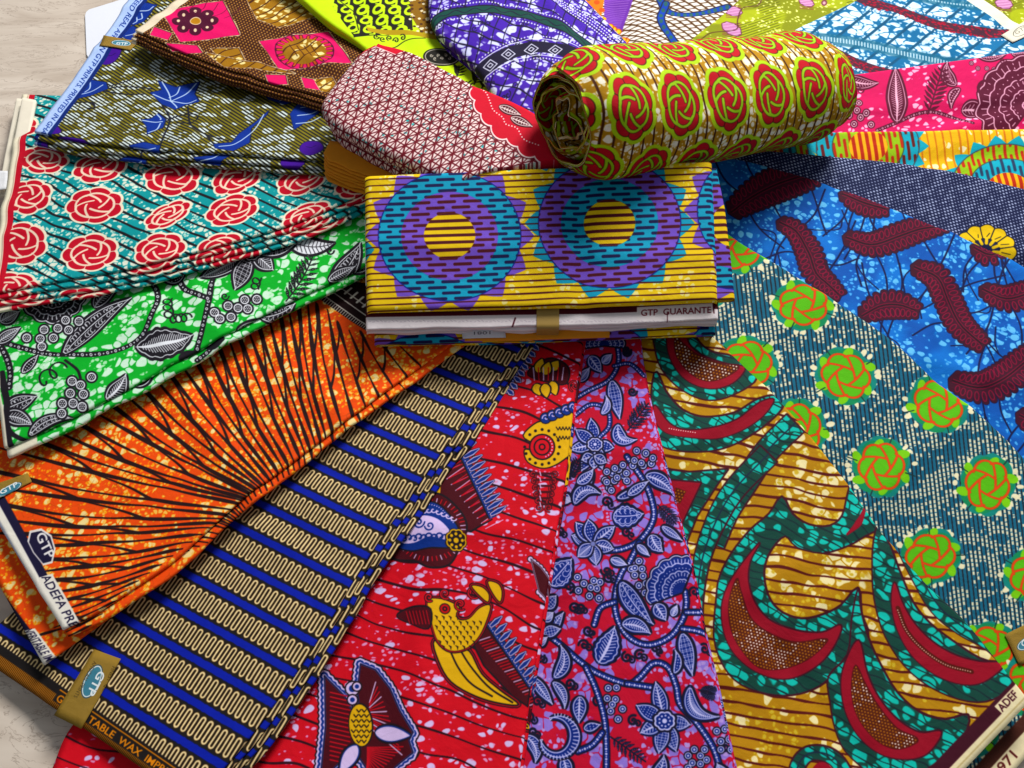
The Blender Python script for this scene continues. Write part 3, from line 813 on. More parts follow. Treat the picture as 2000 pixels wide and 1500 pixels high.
    for k in range(16):
        a = k / 16 * 2 * np.pi; cv.dot(c + np.array([math.cos(a) * 34, math.sin(a) * 34]), 3, K)
    cv.dot(c, 26, K, 20); cv.dot(c, 23, RD, 20); cv.dot(c, 17, K, 20); cv.dot(c, 14, RD, 20); cv.dot(c, 7, K); cv.dot(c, 4, RD)
    for k in range(9): a = -1.2 + k * .3; cv.dot(c + 20 * np.array([math.cos(a), math.sin(a)]), 1.5, LI)
    for k in range(5):
        p = z5((1035 + 30 * k, 1150 - 12 * k), (0, 0))[0]; cv.dot(p, 12, K); cv.dot(p, 10, BL); spiral(cv, p, 7, 1, 3, 2, LI)
    for k in range(12): cv.line(z5((1080 + 14 * (k % 6), 1190 + 40 * (k // 6)), (1088 + 14 * (k % 6), 1203 + 40 * (k // 6)), (1096 + 14 * (k % 6), 1190 + 40 * (k // 6))), 2, K)
    for k in range(6):
        for s in (-1, 1):
            spiral(cv, (1062 + s * (22 - 2.5 * k), 928 + 13 * k), 8, 1.3, 1.5, 4.5, K, s); spiral(cv, (1062 + s * (22 - 2.5 * k), 928 + 13 * k), 8, 1.2, 1.5, 2, RD, s)
        cv.line([(1046 + 2 * k, 926 + 12 * k), (1080 - 2 * k, 926 + 12 * k)], 5, DR); cv.line([(1054, 922 + 12 * k), (1056, 930 + 12 * k)], 2, LI)
    # moth near the bundle and comb at upper left
    for p in (z5((990, 920), (1060, 890), (1130, 930), (1120, 1000), (1040, 990), (960, 960)),): cv.line(p, 6, K, 4, True); cv.fill(p, DR, sm=4)
    for a, b in (((1000, 950), (1020, 890)), ((1060, 940), (1090, 900)), ((990, 1000), (1010, 1050)), ((1060, 990), (1080, 1050)), ((1030, 960), (1050, 905)), ((1030, 1000), (1040, 1060))):
        leaf(cv, z5(a, a)[0], z5(b, b)[0], 18, (K, YE, K), 'solid', 0, 3)
    for k in range(7): cv.line(z5((980 + 22 * k, 930), (985 + 20 * k, 985)), 2, RD if k % 2 else LI)
    spiral(cv, z5((1160, 1010), (0, 0))[0], 12, 1.4, 2, 5, K); spiral(cv, z5((1160, 1010), (0, 0))[0], 12, 1.4, 2, 2, RD)
    comb(z5((860, 1040), (0, 0))[0], z5((1000, 790), (0, 0))[0], 9, 12, 1)
    for x, y in ((1040, 1480), (880, 1520), (430, 1480)): spiral(cv, (x, y), 14, 1.5, 0, 4, K)
    # winged fragment at the free edge
    fr = z8((1090, 480), (1140, 520), (1200, 600), (1190, 700), (1130, 640)); cv.dots(spaced(fr, 8), 7, K); cv.dots(spaced(fr, 8), 5, LI); cv.fill(fr, DR); cv.line(fr, 3, LI, closed=True); cv.line(fr, 1.5, K, closed=True)

# ---- purple and red floral print
def pat_floral(cv, pl):
    LI = rgb(172, 160, 226); BL = rgb(26, 44, 122); K = rgb(14, 14, 40); C = (K, BL, rgb(200, 196, 240)); RD = rgb(190, 18, 46)
    cv.a[:] = RD
    cv.bubbles(.0092, rgb(146, 122, 208), .54, 41, .08, .60, 4, .5, warp=.6)
    cv.bubbles(.0040, rgb(180, 150, 216), .2, 42, .1, .5, 6, .5)
    rnd = random.Random(3)
    for x, y in [(275, 60), (230, 350), (560, 350), (280, 620), (460, 540), (470, 570), (350, 900), (370, 830), (300, 720), (560, 960), (620, 950), (80, 1260), (100, 1330), (280, 1090), (590, 1270), (330, 720), (890, 640), (940, 920), (130, 960), (420, 1170), (700, 920), (460, 200), (1040, 1400), (120, 1180)]:
        q = z9((x, y), (0, 0))[0]; spiral(cv, q, 11, 1.3, rnd.random() * 6, 5, K, rnd.choice((1, -1))); spiral(cv, q + (9, 6), 8, 1.2, rnd.random() * 6, 4, K)
    def V(*p): vine(cv, z9(*p), 15, C, 5.0, 'dot')
    V((560, -20), (650, 110), (690, 230), (680, 310), (620, 390), (540, 430), (460, 440)); V((580, 480), (530, 560), (500, 680), (520, 790), (580, 870), (670, 900), (770, 860), (830, 780), (850, 700), (845, 640)); V((620, 400), (570, 500))
    V((160, 840), (250, 910), (330, 980), (420, 1040), (560, 1090), (620, 1060), (690, 990), (760, 1010), (800, 1100), (820, 1190), (900, 1280), (980, 1400), (1020, 1520)); V((360, 1010), (410, 1120), (450, 1260), (460, 1400), (460, 1520)); V((440, 1330), (390, 1390), (320, 1420)); V((560, 1090), (700, 1110)); V((830, 820), (900, 830), (960, 850)); V((850, 740), (920, 740)); V((500, 690), (430, 720), (400, 800))
    def lf(a, b, w, st, bd=0, **k): leaf(cv, z9(a, a)[0], z9(b, b)[0], w * .43, C, st, bd, ow=4.8, lw=1.8, **k)
    lf((310, 145), (395, 55), 50, 'veins', .1); lf((305, 215), (430, 160), 56, 'veins', -.32); lf((490, 265), (640, 255), 96, 'scroll', .05, lobed=5); lf((510, 180), (640, 110), 34, 'dots', .06); lf((650, 70), (790, 160), 66, 'veins', -.1); lf((530, 590), (690, 800), 84, 'scroll', .06); lf((535, 800), (675, 845), 70, 'veins', -.12); lf((700, 700), (750, 780), 66, 'veins'); lf((780, 760), (805, 705), 36, 'rib')
    lf((830, 840), (880, 1050), 70, 'grid', 0); lf((420, 990), (500, 810), 100, 'veins', .05, lobed=6); lf((200, 1060), (235, 900), 60, 'veins', .22); lf((195, 1080), (255, 1210), 44, 'veins', -.15); lf((95, 1060), (195, 1190), 50, 'veins', 0); lf((330, 1150), (325, 1280), 66, 'veins'); lf((350, 1310), (430, 1290), 42, 'dots'); lf((870, 1100), (1010, 1250), 64, 'veins', .32); lf((790, 1040), (795, 925), 36, 'dots', .15); lf((730, 320), (830, 390), 36, 'rib'); lf((680, 360), (735, 445), 60, 'veins', .1, lobed=4); lf((610, 410), (670, 465), 36, 'rib'); lf((480, 480), (560, 510), 42, 'rib'); lf((180, 610), (290, 480), 110, 'scroll', 0, lobed=6); lf((60, 1350), (110, 1480), 60, 'veins', -.2)
    lf((245, 180), (285, 200), 50, 'rib'); lf((150, 870), (250, 740), 60, 'rib'); lf((160, 720), (215, 660), 60, 'grid'); lf((150, 780), (200, 740), 50, 'rib'); lf((150, 840), (235, 820), 56, 'grid'); lf((120, 900), (170, 860), 40, 'rib')
    lf((250, 1450), (280, 1560), 60, 'veins'); lf((690, 1560), (740, 1440), 60, 'veins', .1); lf((1040, 1560), (1000, 1480), 60, 'rib')
    # crescent
    t = np.linspace(0, 1, 30); a = -2.0 + t * 4.9; c = z9((215, 1345), (0, 0))[0]; w = 17 * np.sin(np.pi * np.clip(t * 1.0, 0, 1)) ** .6
    o = lambda g: np.vstack([np.stack([c[0] + (31 + w + g) * np.cos(a), c[1] + (36 + w * .6 + g) * np.sin(a)], -1), np.stack([c[0] + (31 - w * .35 - g) * np.cos(a), c[1] + (36 - w * .35 - g) * np.sin(a)], -1)[::-1]])
    cv.fill(o(4), K); cv.fill(o(0), BL); cv.line(o(-2.5), 1.8, C[2], closed=True)
    for k in range(2, 28): u = np.array([math.cos(a[k]), math.sin(a[k])]); cv.line([c + u * (34, 40), c + u * (34 + w[k] * .6, 40 + w[k] * .5)], 1.8, C[2])
    blossom(cv, z9((395, 405), (0, 0))[0], z9((290, 365), (310, 300), (370, 285), (500, 320), (495, 430), (410, 510), (320, 470)), 27, C, ('rib', 'dots', 'dots', 'veins', 'veins', 'rib', 'rib'), 4)
    blossom(cv, z9((745, 1270), (0, 0))[0], z9((700, 1080), (870, 1290), (800, 1420), (715, 1430), (625, 1330), (605, 1195)), 30, C, ('veins', 'grid', 'grid', 'grid', 'veins', 'dots'), 17)
    blossom(cv, z5((1250, 1265), (0, 0))[0], z5((1230, 1150), (1330, 1280), (1280, 1370), (1190, 1380), (1140, 1290), (1165, 1200)), 24, C, ('dots', 'dots', 'grid', 'dots', 'veins'), 12)
    blossom(cv, z9((400, -20), (0, 0))[0], z9((340, 0), (400, 40), (460, 10)), 20, C, ('veins',), 0)
    def g(*p): grapes(cv, z9(*p), 6.6, C)
    g((320, 570), (325, 635), (352, 602), (385, 620), (400, 588), (378, 660), (415, 625), (430, 595), (425, 670)); g((583, 530), (620, 490), (635, 530), (600, 560), (640, 565), (655, 600), (620, 610), (650, 645), (600, 525))
    g((470, 1110), (510, 1108), (465, 1160), (505, 1165), (482, 1222), (540, 1212), (518, 1262), (490, 1190)); g((455, 95), (490, 60), (520, 40), (545, 70), (500, 95), (475, 130), (560, 95), (590, 20), (640, 20), (680, 10)); g((1000, 1320), (1040, 1310), (1020, 1370), (1060, 1360), (1070, 1410), (1020, 1410)); g((890, 1410), (860, 1440), (920, 1440), (940, 1410), (880, 1475), (920, 1480), (950, 1460), (860, 1500))
    shell(cv, z9((830, 640), (0, 0))[0], 66, -2.35, C, 2.3, 4, 6)
    for b, t_ in (((710, 210), (800, 310)), ((910, 1120), (990, 1140)), ((480, 1350), (650, 1470))): fern(cv, z9(b, b)[0], z9(t_, t_)[0], 30, K, rgb(90, 90, 150), 0, 8)
    # nearer the bundle
    def l5(a, b, w, st, bd=0): leaf(cv, z5(a, a)[0], z5(b, b)[0], w * .45, C, st, bd, ow=3.2)
    vine(cv, z5((1340, 800), (1350, 900), (1310, 980), (1220, 1030), (1170, 1060)), 12, C, 4.6, 'dot'); vine(cv, z5((1330, 920), (1400, 910), (1460, 960)), 10, C, 4.6, 'dot'); vine(cv, z5((1160, 1140), (1230, 1090), (1300, 1110), (1310, 1180), (1270, 1230)), 11, C, 4.6, 'dot')
    l5((1320, 980), (1355, 1150), 60, 'grid', 0); l5((1225, 880), (1275, 950), 55, 'veins'); l5((1280, 910), (1320, 870), 40, 'rib'); l5((1275, 1130), (1295, 1050), 34, 'rib', .2); l5((1350, 1170), (1430, 1240), 60, 'veins', .4); l5((1170, 1430), (1240, 1370), 46, 'veins', .1); l5((1390, 1480), (1480, 1420), 40, 'veins'); l5((1180, 990), (1225, 930), 40, 'rib')
    shell(cv, z5((1290, 830), (0, 0))[0], 36, -1.6, C, 3.4, 4, 8)
    fern(cv, z5((1390, 1200), (0, 0))[0], z5((1480, 1080), (0, 0))[0], 34, K, rgb(90, 90, 150), 0, 8); fern(cv, z5((1140, 1410), (0, 0))[0], z5((1180, 1330), (0, 0))[0], 26, K, None, 0, 6)
    for q in ((1385, 860), (1410, 1030), (1385, 850)): spiral(cv, z5(q, q)[0], 9, 1.4, 0, 5, K)
    grapes(cv, z5((1300, 1380), (1335, 1365), (1370, 1350), (1300, 1425), (1345, 1405), (1385, 1385), (1320, 1460), (1430, 1290), (1470, 1300), (1450, 1340), (1420, 1330), (1500, 1320)), 6.2, C)

# ---- gold and teal crescent print
def pat_crescent(cv, pl):
    PX, PY = cv.pxfield(pl)
    MA = rgb(62, 14, 30); RD = rgb(150, 14, 36); DG = rgb(20, 66, 56); TE = rgb(34, 188, 172)
    cv.a[:] = rgb(180, 128, 12)
    cv.bubbles(.0096, rgb(236, 222, 168), .42, 51, .10, .55, 3, .55)
    cv.bubbles(.0044, rgb(206, 176, 70), .22, 52, .12, .5, 5, .5)
    wavy_lines(cv, PX, PY, 22.5, .16, 4.6, rgb(84, 22, 22), 7, 60, 53)
    gold = cv.a.copy()
    cv.a[:] = DG; cv.bubbles(.0102, TE, .74, 54, .11, .6, 3, .45); wavy_lines(cv, PX, PY, 17, .5, 2.6, rgb(16, 40, 44), 10, 50, 55); teal = cv.a.copy()
    dot = gold.copy(); dot[:] = rgb(84, 30, 14)
    fx = PX * .9 + PY * .3; fy = PY * .95 - PX * .25
    r_ = np.floor(fy / 5.6); gx = (fx + 3.0 * (r_ % 2)) / 6.0
    dd = np.hypot((gx - np.round(gx)) * 6.0, fy - (r_ + .5) * 5.6)
    bright = _hash(np.round(gx).astype(np.int32), r_.astype(np.int32), 4) < .55 * sstep(.35, .7, vnoise(PX / 45, PY / 45, 6)) + .08
    dm = (1 - sstep(1.0, 2.0, dd))[..., None]
    dot += (np.where(bright[..., None], rgb(240, 224, 214), rgb(176, 110, 40)) - dot) * dm
    cv.a[:] = gold
    def T(p, sm=5, w=8): cv.line(p, w, MA, sm, True); cv.fill(p, teal, sm=sm)
    def R(p, d=None, w=6):
        cv.line(p, w, MA, 5, True); cv.fill(p, RD, sm=5)
        if d is not None: cv.line(d, 4, rgb(84, 16, 20), 5, True); cv.fill(d, dot, sm=5)
    # nearer the bundle
    T(z6((-70, 500), (-60, 640), (-20, 770), (80, 880), (220, 945), (360, 925), (500, 830), (400, 720), (250, 680), (170, 610), (130, 500), (40, 470)))
    R(z6((20, 500), (10, 650), (50, 760), (130, 845), (250, 885), (370, 855), (440, 770), (340, 750), (200, 700), (130, 640), (100, 560)), z6((55, 600), (60, 700), (140, 800), (230, 842), (330, 822), (405, 765), (300, 745), (180, 700), (100, 640)))
    T(z6((-60, 800), (0, 905), (90, 1005), (220, 1050), (380, 1030), (520, 950), (640, 930), (640, 1000), (520, 1110), (350, 1205), (180, 1235), (0, 1215), (-80, 1100)))
    R(z6((-60, 980), (20, 1080), (120, 1120), (260, 1110), (400, 1060), (520, 970), (600, 950), (540, 1040), (420, 1120), (280, 1165), (120, 1160), (0, 1130), (-60, 1060)), None, 5)
    cv.dots(z6(*[(20 + 13 * k, 1108 + 2.5 * k) for k in range(12)]), 1.3, rgb(240, 220, 210))
    def tband(p, w):                                   # teal ribbon following a centre line
        q = curve(p, 6); tg = tangents(q); nr = np.stack([-tg[:, 1], tg[:, 0]], -1)
        ww = np.interp(np.linspace(0, 1, len(q)), np.linspace(0, 1, len(np.atleast_1d(w))), np.atleast_1d(w))[:, None] / 2
        ring = np.vstack([q + nr * ww, (q - nr * ww)[::-1]])
        cv.line(ring, 7, MA, closed=True); cv.fill(ring, teal); cv.line(q, 3, rgb(24, 40, 60))
    tband(z6((720, 1080), (560, 1240), (440, 1420), (340, 1580), (270, 1750)), [46, 44, 40])
    tri = z9((700, 40), (860, 60), (1050, 45), (1000, 115), (900, 270), (840, 420), (780, 300)); cv.line(tri, 7, MA, closed=True); cv.fill(tri, teal)
    p = z9((700, 90), (920, 110), (830, 300), (740, 260)); cv.line(p, 6, MA, closed=True); cv.fill(p, RD); cv.fill(z9((800, 130), (850, 150), (820, 210), (790, 190)), dot)
    tband(z9((1250, -30), (1080, 150), (980, 330), (920, 520), (900, 760), (940, 1000)), [44, 38, 26, 14])
    # large crescents
    T(z10((345, 60), (400, 150), (490, 208), (600, 215), (670, 160), (700, 40), (730, -30), (800, 60), (850, 150), (870, 215), (790, 260), (700, 312), (560, 355), (430, 325), (362, 262), (290, 330), (250, 420), (248, 520), (282, 612), (350, 680), (450, 712), (560, 690), (660, 640), (748, 548), (765, 680), (800, 800), (700, 900), (600, 1015), (520, 1072), (400, 1106), (270, 1100), (130, 1050), (40, 960), (-12, 800), (0, 600), (20, 480), (80, 360), (180, 235), (280, 150)), 3)
    R(z10((225, 305), (130, 420), (60, 530), (25, 650), (40, 780), (100, 900), (200, 980), (330, 1022), (450, 1002), (560, 930), (630, 835), (658, 742), (560, 780), (420, 770), (290, 720), (200, 620), (165, 510), (175, 400)), z10((105, 495), (62, 640), (90, 800), (200, 950), (330, 972), (480, 922), (582, 830), (560, 815), (420, 832), (290, 790), (180, 700), (125, 560)))
    cv.line(z10((690, 260), (750, 200), (790, 110)), [4, 13, 4], RD, 5)
    T(z10((750, 560), (762, 660), (800, 800), (870, 950), (960, 1100), (1080, 1205), (1220, 1245), (1335, 1220), (1312, 1335), (1240, 1425), (1120, 1500), (1050, 1600), (900, 1600), (800, 1510), (690, 1405), (640, 1290), (612, 1150), (600, 1015), (700, 900), (720, 720)), 3)
    R(z10((755, 822), (690, 930), (665, 1050), (690, 1200), (760, 1330), (870, 1422), (1000, 1452), (1120, 1422), (1195, 1308), (1080, 1312), (960, 1240), (860, 1120), (800, 990)), z10((740, 955), (720, 1080), (750, 1220), (840, 1342), (950, 1397), (1050, 1372), (1062, 1340), (960, 1290), (860, 1170), (790, 1050)))
    T(z10((862, 205), (915, 320), (975, 470), (1040, 620), (1130, 730), (1260, 830), (1400, 920), (1530, 955), (1640, 1000), (1560, 1080), (1430, 1142), (1290, 1130), (1130, 1060), (1000, 950), (900, 800), (850, 650), (830, 500), (830, 350)), 3)
    R(z10((945, 515), (930, 620), (960, 760), (1040, 900), (1160, 1000), (1300, 1052), (1420, 1040), (1530, 945), (1400, 935), (1270, 900), (1150, 830), (1050, 730), (985, 620)), None)
    cv.line(z10((962, 650), (1010, 770), (1100, 870), (1220, 950), (1355, 988)), 9, rgb(84, 24, 18), 5); cv.dots(spaced(curve(z10((962, 660), (1010, 770), (1100, 870), (1220, 950), (1350, 986)), 6), 5), 1.4, rgb(230, 190, 170))
    tband(z10((960, 260), (1080, 480), (1180, 640), (1310, 750), (1450, 830), (1560, 930)), [26, 34, 30, 28])
    tband(z10((420, 1640), (430, 1500), (480, 1430), (560, 1420), (640, 1460), (700, 1560)), [28, 26, 28]); cv.fill(z10((480, 1600), (520, 1490), (580, 1470), (640, 1540), (640, 1620)), RD, sm=4)
    # printed end and selvedge
    a = np.array((2012, 1370.)); b = np.array((1500, 1907.)); d = b - a; u = d / np.linalg.norm(d); n = np.array([u[1], -u[0]]); n = -n if n @ (-1, -1) < 0 else n
    q = lambda s, w: a + d * s + n * w
    cv.fill([q(-.3, 52), q(1.2, 52), q(1.2, -60), q(-.3, -60)], MA); cv.fill([q(-.3, 24), q(1.2, 24), q(1.2, -60), q(-.3, -60)], rgb(232, 218, 176)); cv.line([q(-.3, 13), q(1.2, 13)], 3, rgb(190, 170, 120))
    cv.fill([q(-.3, 44), q(.075, 44), q(.075, 22), q(-.3, 22)], rgb(232, 218, 176))
    letter(cv, 'ADEF', q(.072, 25), q(.01, 25), n * 16, MA, .02)

# ---- interlaced knots on blue striped ground
def pat_knots(cv, pl):
    PX, PY = cv.pxfield(pl)
    cv.a[:] = rgb(34, 98, 124)
    ang = 1.57 - .12
    u = PX * math.cos(ang) + PY * math.sin(ang); v = PY * math.cos(ang) - PX * math.sin(ang)
    f = v / 8.4; row = np.round(f); d = np.abs(f - row) * 8.4
    cv.layer((1 - sstep(.9, 1.7, d)), rgb(20, 26, 36))
    f2 = f + .5; r2 = np.round(f2); d2 = np.abs(f2 - r2) * 8.4
    uu = u / 8.5 + 7.3 * _hash(r2.astype(np.int32), r2.astype(np.int32) * 0, 5); k = np.floor(uu); fr = uu - k
    on = _hash(k.astype(np.int32), r2.astype(np.int32), 6) < (.12 + .8 * sstep(.30, .66, fbm(PX / 20, PY / 17, 7, 2)))
    le = np.minimum(fr, 1 - fr) * 8.5
    w = 2.1
    cv.layer(on * (1 - sstep(w - .9, w + .5, d2)) * sstep(.4, 1.6, le), rgb(226, 214, 178))
    G = rgb(84, 178, 18); DG = rgb(24, 132, 84); CR = rgb(232, 222, 184); OR = rgb(222, 66, 14)
    C = list(z6((768, 415), (455, 745), (1005, 812), (1522, 968), (740, 1110), (1200, 1322), (1795, 1420), (330, 60), (420, 90))) + list(z10((1135, 375), (1445, 870), (1690, 480))) + [(1360, 560), (1340, 700), (2080, 1180), (2010, 1340), (1760, 1330), (1900, 1420), (2090, 1000)]
    rnd = random.Random(6)
    for i, c in enumerate(C):
        rx, ry = (50, 41) if c[1] < 650 else (51, 45)
        rot = .3 * i
        for k in range(22):
            a = k / 22 * 2 * np.pi + rnd.random() * .2; q = (c[0] + rx * (1.20 + .08 * rnd.random()) * math.cos(a), c[1] + ry * (1.20 + .08 * rnd.random()) * math.sin(a))
            if rnd.random() < .8: cv.fill(ell(q, 5 + 4 * rnd.random(), 4 + 2 * rnd.random(), a, 10), CR)
        cv.fill(scallop(c, rx * 1.24, ry * 1.24, rot, 9, .9, .1), rgb(30, 128, 118))
        cv.fill(scallop(c, rx * 1.16, ry * 1.16, rot + .4, 7, .88, .12), DG)
        for k in range(6):
            a = k * 1.05 + rot; q = (c[0] + rx * .98 * math.cos(a), c[1] + ry * .98 * math.sin(a)); cv.fill(ell(q, 14, 9, a + .6, 12), rgb(120, 196, 40))
        for k in range(4):
            a = k * 1.57 + rot + .4; cv.line([(c[0] + rx * .95 * math.cos(a), c[1] + ry * .95 * math.sin(a)), (c[0] + rx * 1.35 * math.cos(a), c[1] + ry * 1.35 * math.sin(a))], 2.4, rgb(18, 50, 50))
        p = scallop(c, rx * .93, ry * .93, rot, 6, .82, .18, .9); cv.fill(p, G)
        pinwheel(cv, c, rx, ry, rot, 6, OR, 4.2, .80, .32, .30, rgb(110, 80, 10), .4, .20)
    a = np.array((2250, 1222.)); b = np.array((1700, 1800.)); d = b - a; u_ = d / np.linalg.norm(d); n = np.array([u_[1], -u_[0]]); n = -n if n @ (-1, -1) < 0 else n
    q = lambda s, w: a + d * s + n * w
    cv.fill([q(-.3, 62), q(1.2, 62), q(1.2, -60), q(-.3, -60)], rgb(70, 34, 26)); cv.fill([q(-.3, 38), q(1.2, 38), q(1.2, -60), q(-.3, -60)], rgb(230, 216, 176))
    letter(cv, '41971', q(.56, 14), q(.46, 14), n * 20, rgb(90, 30, 30), .015)

# ---- blue feather print
def pat_feather(cv, pl):
    PX, PY = cv.pxfield(pl)
    K = rgb(18, 24, 66); MB = rgb(62, 16, 36); ML = rgb(140, 30, 58)
    cv.a[:] = rgb(18, 84, 172)
    cv.a += (rgb(34, 112, 200) - cv.a) * sstep(.4, .65, fbm(PX / 60, PY / 60, 2, 3))[..., None]
    cv.bubbles(.0098, rgb(112, 190, 238), .46, 61, .14, .40, 3, .55); cv.bubbles(.0044, rgb(96, 170, 232), .36, 62, .14, .38, 6, .5)
    Ft = [(z3((640, 1240), (730, 1290), (800, 1400), (840, 1520), (900, 1580), (960, 1640)), 34), (z3((1010, 1325), (1150, 1365), (1300, 1320), (1420, 1280), (1540, 1265)), 36), (z3((370, 1180), (480, 1100), (620, 1030), (800, 970), (900, 920)), 50), (z3((990, 1080), (1100, 1130), (1220, 1165)), 34),
          (z6((1095, 480), (1200, 425), (1300, 420), (1385, 450)), 40), (z6((1390, 205), (1510, 270), (1575, 400), (1640, 530), (1750, 640)), 40), (z6((1770, 330), (1880, 385), (2000, 360), (2120, 300)), 36), (z6((1600, 840), (1740, 885), (1870, 840), (2000, 740), (2120, 640)), 46), (z6((1980, 1030), (2100, 1080), (2200, 1060)), 40), (z6((1720, 100), (1800, 140), (1850, 130)), 30), (z6((2050, 100), (2150, 60), (2250, 100)), 36)]
    rnd = random.Random(9)
    for p, w in Ft:
        q = curve(p, 8); tg = tangents(q); nr = np.stack([-tg[:, 1], tg[:, 0]], -1)
        for k in range(6):
            i = int((.15 + .7 * ((k // 2) + rnd.random() * .6) / 3) * (len(q) - 1)); s = (-1, 1)[k % 2]; L = rnd.uniform(80, 130)
            e = q[i] + nr[i] * s * L + tg[i] * rnd.uniform(-25, 25); m = (q[i] + e) / 2 + tg[i] * rnd.uniform(-14, 14)
            cv.line([q[i], m, e], 3.6, K, 6)
            if k % 3 == 1: cv.line([m, (m + e) / 2 + tg[i] * 10, e + tg[i] * rnd.choice((-34, 34))], 2.8, K, 6)
    for p, w in Ft:
        q = spaced(curve(p, 8), 12.0); n = len(q); tg = tangents(q); nr = np.stack([-tg[:, 1], tg[:, 0]], -1)
        pr = [w * .62 * max(.35, math.sin(math.pi * (.1 + .8 * i / (n - 1))) ** .6) for i in range(n)]
        for gg, col in ((7.0, rgb(28, 12, 48)), (3.5, MB)):
            for i in range(n):
                for s in (1, -1): cv.line([q[i], q[i] + nr[i] * s * pr[i] + tg[i] * 5], [12 + gg, 9.5 + gg], col)
        for i in range(1, n):
            for s in (1, -1):
                c = q[i] + nr[i] * s * pr[i] * .66 + tg[i] * 3
                cv.line(ell(c, pr[i] * .36, 4.2, math.atan2(*(nr[i] * s + tg[i] * .2)[::-1]), 14), 1.8, ML, closed=True)
        cv.line(q, 4, rgb(40, 8, 24)); cv.line(q + nr * 2.6, 1.3, ML); cv.line(q - nr * 2.6, 1.3, ML)

# ---- navy dotted print
def pat_navy(cv, pl):
    PX, PY = cv.pxfield(pl)
    NV = rgb(24, 30, 66)
    cv.a[:] = NV
    a = .55; u = PX * math.cos(a) + PY * math.sin(a); v = (PY * math.cos(a) - PX * math.sin(a)) * 1.25
    r = np.floor(v / 5.4); g = (u + 4.2 * (r % 2)) / 8.4; d = np.hypot((g - np.round(g)) * 8.4 * .75, v - (r + .5) * 5.4)
    big = _hash(np.round(g).astype(np.int32), (r // 3).astype(np.int32), 2) < .5
    cv.layer(1 - sstep(np.where(big, 1.2, .6), np.where(big, 2.2, 1.6), d), rgb(178, 188, 220))
    K = rgb(18, 18, 40); Y = rgb(232, 192, 22)
    def grub(c, s):
        cv.fill(ell(c, 62 * s, 52 * s, .2), NV)
        for k in range(7):
            a0, a1 = 3.0 + k * .52, 3.0 + (k + 1) * .52; aa = np.linspace(a0, a1, 9)
            ro = (56 + 6 * np.sin(np.pi * (aa - a0) / .52)) * s; ri = (27 + 2 * np.cos(np.pi * (aa - a0) / .26)) * s
            p = np.vstack([np.stack([c[0] + ro * np.cos(aa), c[1] + ro * .86 * np.sin(aa)], -1), np.stack([c[0] + ri * np.cos(aa), c[1] + ri * .86 * np.sin(aa)], -1)[::-1]])
            cv.fill(p, Y); cv.line(p, 2.0, K, closed=True)
            am = (a0 + a1) / 2; u_ = np.array([math.cos(am), .86 * math.sin(am)]); cv.line([c + u_ * 27 * s, c + u_ * 17 * s], 6 * s, Y); cv.line([c + u_ * 33 * s, c + u_ * 45 * s + (5, 3)], 1.5, K)
    grub(np.array((1922., 492.)), 1.0); grub(np.array((1690., 470.)), .8); grub(np.array((2120., 430.)), .9)

# ---- sun-disc prints
def sun_disc(cv, PX, PY, c, rx, ry, cols, rings, ns, ang=0, spike=None, dash=11.0, sw=.42):
    X = PX - c[0]; Y = PY - c[1]
    d = np.hypot(X / rx, Y / ry); th = np.arctan2(Y / ry, X / rx)
    if spike is not None:
        f = th / (2 * np.pi) * ns; tri = np.abs(f - np.floor(f) - .5) * 2
        cv.layer(1 - sstep(-.008, .008, d - (1.0 + .19 * tri)), spike)
    u = X * math.cos(ang) + Y * math.sin(ang); v = Y * math.cos(ang) - X * math.sin(ang)
    for (r0, col, dcol) in rings:
        m = 1 - sstep(-.006, .006, d - r0)
        cv.layer(m, col)
        if dcol is None: continue
        f = v / dash; row = np.round(f); ph = (u + (row % 2) * 25 + 6 * _hash(row.astype(np.int32), row.astype(np.int32) * 0, 3)) / 50
        du = np.abs(ph - np.round(ph)) * 50; dv = np.abs(f - row) * dash
        dl = np.hypot(np.maximum(du - 15.5, 0), dv)
        cv.layer(m * (1 - sstep(dash * .27 - .7, dash * .27 + .7, dl)), dcol)
    return d, u, v
def pat_sun(cv, pl):
    PX, PY = cv.pxfield(pl)
    Y = rgb(228, 190, 12); PU = rgb(118, 88, 190); TE = rgb(6, 150, 184); MA = rgb(72, 14, 26); NB = rgb(24, 24, 70)
    cv.a[:] = Y; cv.bubbles(.0066, rgb(236, 222, 140), .30, 71, .12, .5, 4, .5)
    al = -.036
    base_lines = lambda: wavy_lines(cv, PX, PY, 12.2, al, 2.9, MA, 1.0, 90, 72)
    for c, cols in (((878, 462), 0), ((1190, 437), 1), ((1500, 412), 0), ((566, 490), 1), ((1030, 190), 1)):
        a, b = (PU, TE) if cols == 0 else (TE, PU)
        m0 = cv.a.copy()
        sun_disc(cv, PX, PY, c, 139, 126, None, [(1.0, b, NB if cols == 0 else MA), (.68, a, MA if cols == 0 else NB)], 14, al, a)
        t = np.linspace(0, 2 * np.pi, 60); cv.line(np.stack([c[0] + 139 * np.cos(t), c[1] + 126 * np.sin(t)], -1), 2.4, rgb(20, 40, 130))
        d, u, v = sun_disc(cv, PX, PY, c, 139, 126, None, [(.36, Y, None)], 16, al)
        f = v / 14.5; cv.layer((1 - sstep(-.006, .006, d - .36)) * (1 - sstep(.17, .26, np.abs(f - np.round(f)))), MA)
        sp = (d > .99) & (d < 1.3) & (np.abs(cv.a - a).sum(-1) < .02)
    wavy = cv.a.copy(); base_lines(); 
    # the thin ground lines run across the ground and spikes only
    ins = np.zeros(PX.shape, bool)
    for c in ((878, 462), (1190, 437), (1500, 412), (566, 490), (1030, 190)): ins |= np.hypot((PX - c[0]) / 139, (PY - c[1]) / 126) < 1
    cv.a[ins] = wavy[ins]
